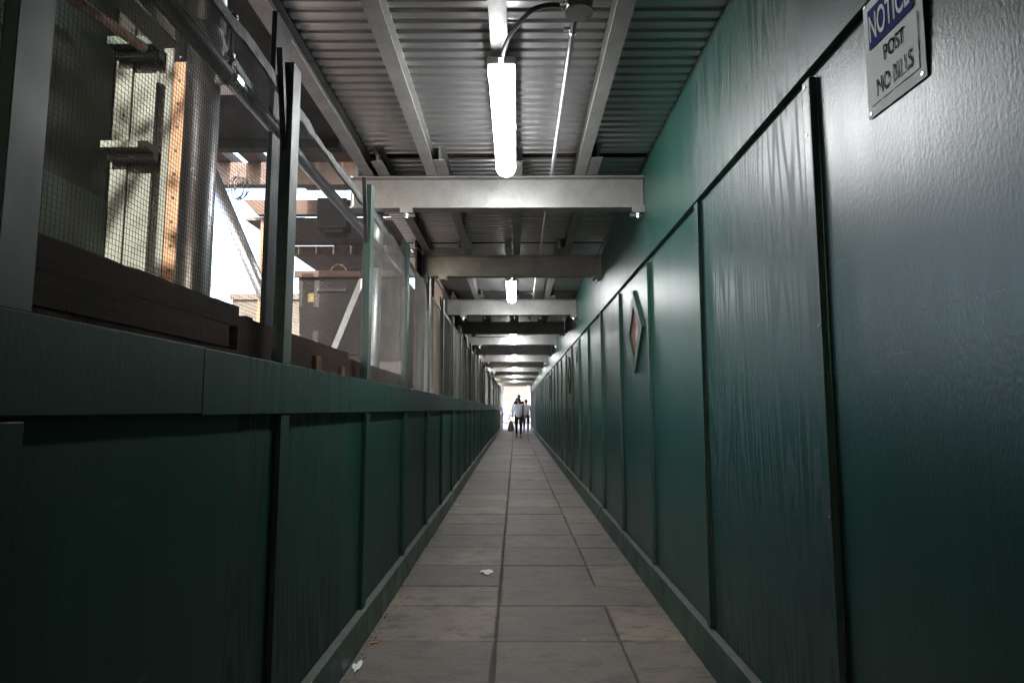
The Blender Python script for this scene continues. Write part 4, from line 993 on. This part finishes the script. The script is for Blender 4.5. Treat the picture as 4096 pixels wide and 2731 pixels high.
# taller man in dark jacket
person('tall person with short greying hair in a dark jacket behind the woman', (.115, 30.6, 0), math.pi, 1.86,
    dict(elbow_l=(-.19, -.04, 1.09), hand_l=(-.10, -.20, 1.0), elbow_r=(.27, .04, 1.08), hand_r=(.285, -.03, .82),
         knee_l=(-.10, -.06, .50), ankle_l=(-.09, -.04, .085), foot_l=(0, -.14, 0), knee_r=(.10, .0, .50), ankle_r=(.10, .16, .12), foot_r=(0, -.12, -.04)),
    hairstyle='short', mats=dict(skin='skin', hair='hair_grey', top='jacket', trousers='jeans', shoe='shoe_black'), loose=.3)
KL = (-1.12, 47.5, 0)
person('person in white shirt and dark trousers wearing a blue backpack, far left corner', KL, R(-90), 1.58,
    dict(elbow_l=(-.24, .03, 1.08), hand_l=(-.26, -.08, .86), elbow_r=(.24, .04, 1.08), hand_r=(.26, -.05, .86),
         knee_l=(-.10, -.10, .50), ankle_l=(-.09, -.12, .085), foot_l=(0, -.14, 0), knee_r=(.10, .05, .50), ankle_r=(.10, .2, .12), foot_r=(0, -.12, -.04)),
    hairstyle='short', mats=dict(skin='skin', hair='hair', top='tee', trousers='jacket', shoe='shoe_black'), loose=.2)
bp = thing('backpack', 'bright blue backpack worn by the person at the far left corner', 'backpack', (KL[0]+.2, KL[1], .9))
mb = MB(); mb.box(KL[0]+.11, KL[0]+.27, KL[1]-.15, KL[1]+.15, .95, 1.34); obj('pack', mb, 'rucksack', bp, bevel=.04, segs=2)
mb = MB(); mb.box(KL[0]+.271, KL[0]+.32, KL[1]-.11, KL[1]+.11, .98, 1.16); obj('pocket', mb, 'rucksack', bp, bevel=.015)

# ------------------------------------------------------------------ street tree that dapples the site wall
def tree():
    t = thing('street_tree', 'leafy street tree behind the camera beside the walkway', 'tree', (-2.5, -2.6, 0))
    mb = MB(); mb.tube([(-2.5, -2.6, -.05), (-2.45, -2.6, 1.6), (-2.2, -2.55, 3.0), (-1.9, -2.4, 4.4)], [.13, .11, .085, .04], 10)
    for q in range(8):
        a = rnd.uniform(0, 6.28); mb.tube([(-2.25, -2.55, 2.8+.15*q), (-1.9+.9*math.cos(a), -2.3+.9*math.sin(a), 4.2+.2*q)], [.04, .012], 6)
    obj('trunk', mb, 'bark', t)
    mb = MB()
    for c_ in range(34):
        cc = Vector((rnd.gauss(-1.6, .75), rnd.gauss(-2.1, .75), rnd.gauss(4.6, .8)))
        for q in range(60):
            p = cc+Vector((rnd.gauss(0, .18), rnd.gauss(0, .18), rnd.gauss(0, .15))); s_ = rnd.uniform(.05, .09)
            a = Vector((rnd.gauss(0, 1), rnd.gauss(0, 1), rnd.gauss(0, .6))).normalized(); b_ = a.orthogonal().normalized()
            mb.add([p-a*s_, p+b_*s_*.5, p+a*s_, p-b_*s_*.5], [(0, 1, 2, 3)])
    obj('crown', mb, 'leaf', t)
tree()

# ------------------------------------------------------------------ light, sky, camera
EL = R(35)
w = bpy.data.worlds.new('World'); S.world = w; w.use_nodes = True
nt = w.node_tree; sky = nt.nodes.new('ShaderNodeTexSky'); sky.sky_type = 'NISHITA'; sky.sun_disc = False
sky.sun_elevation = EL; sky.sun_rotation = R(180); sky.air_density = 1.0; sky.dust_density = 4.0
bgn = nt.nodes['Background']; bgn.inputs['Strength'].default_value = .15
nt.links.new(sky.outputs['Color'], bgn.inputs['Color'])
sl = bpy.data.lights.new('sun', 'SUN'); sl.energy = 2.0; sl.angle = R(.5); sl.color = (1, .93, .82)
so = bpy.data.objects.new('sun', sl); COL.objects.link(so)
dirv = Vector((.0, math.cos(EL), -math.sin(EL))); so.rotation_euler = dirv.to_track_quat('-Z', 'Y').to_euler(); so.location = (-2, -20, 15)

cam = bpy.data.cameras.new('camera'); cam.sensor_width = 36; cam.lens = 22.5; cam.clip_end = 1500; cam.clip_start = .05
co = bpy.data.objects.new('camera', cam); COL.objects.link(co); co.location = (0, 0, H)
pit, yaw = R(6.0539), R(.4006)
F = Vector((-math.sin(yaw), math.cos(yaw)*math.cos(pit), math.cos(yaw)*math.sin(pit)))
Rt = F.cross(Vector((0, 0, 1))).normalized(); U = Rt.cross(F)
co.rotation_euler = Matrix((Rt, U, -F)).transposed().to_euler()
S.camera = co
S.view_settings.view_transform = 'Standard'; S.view_settings.look = 'None'; S.view_settings.gamma = 1; S.view_settings.exposure = 3.5
S.cycles.max_bounces = 8; S.cycles.diffuse_bounces = 4; S.cycles.glossy_bounces = 4; S.cycles.use_denoising = True
S.cycles.sample_clamp_indirect = 6
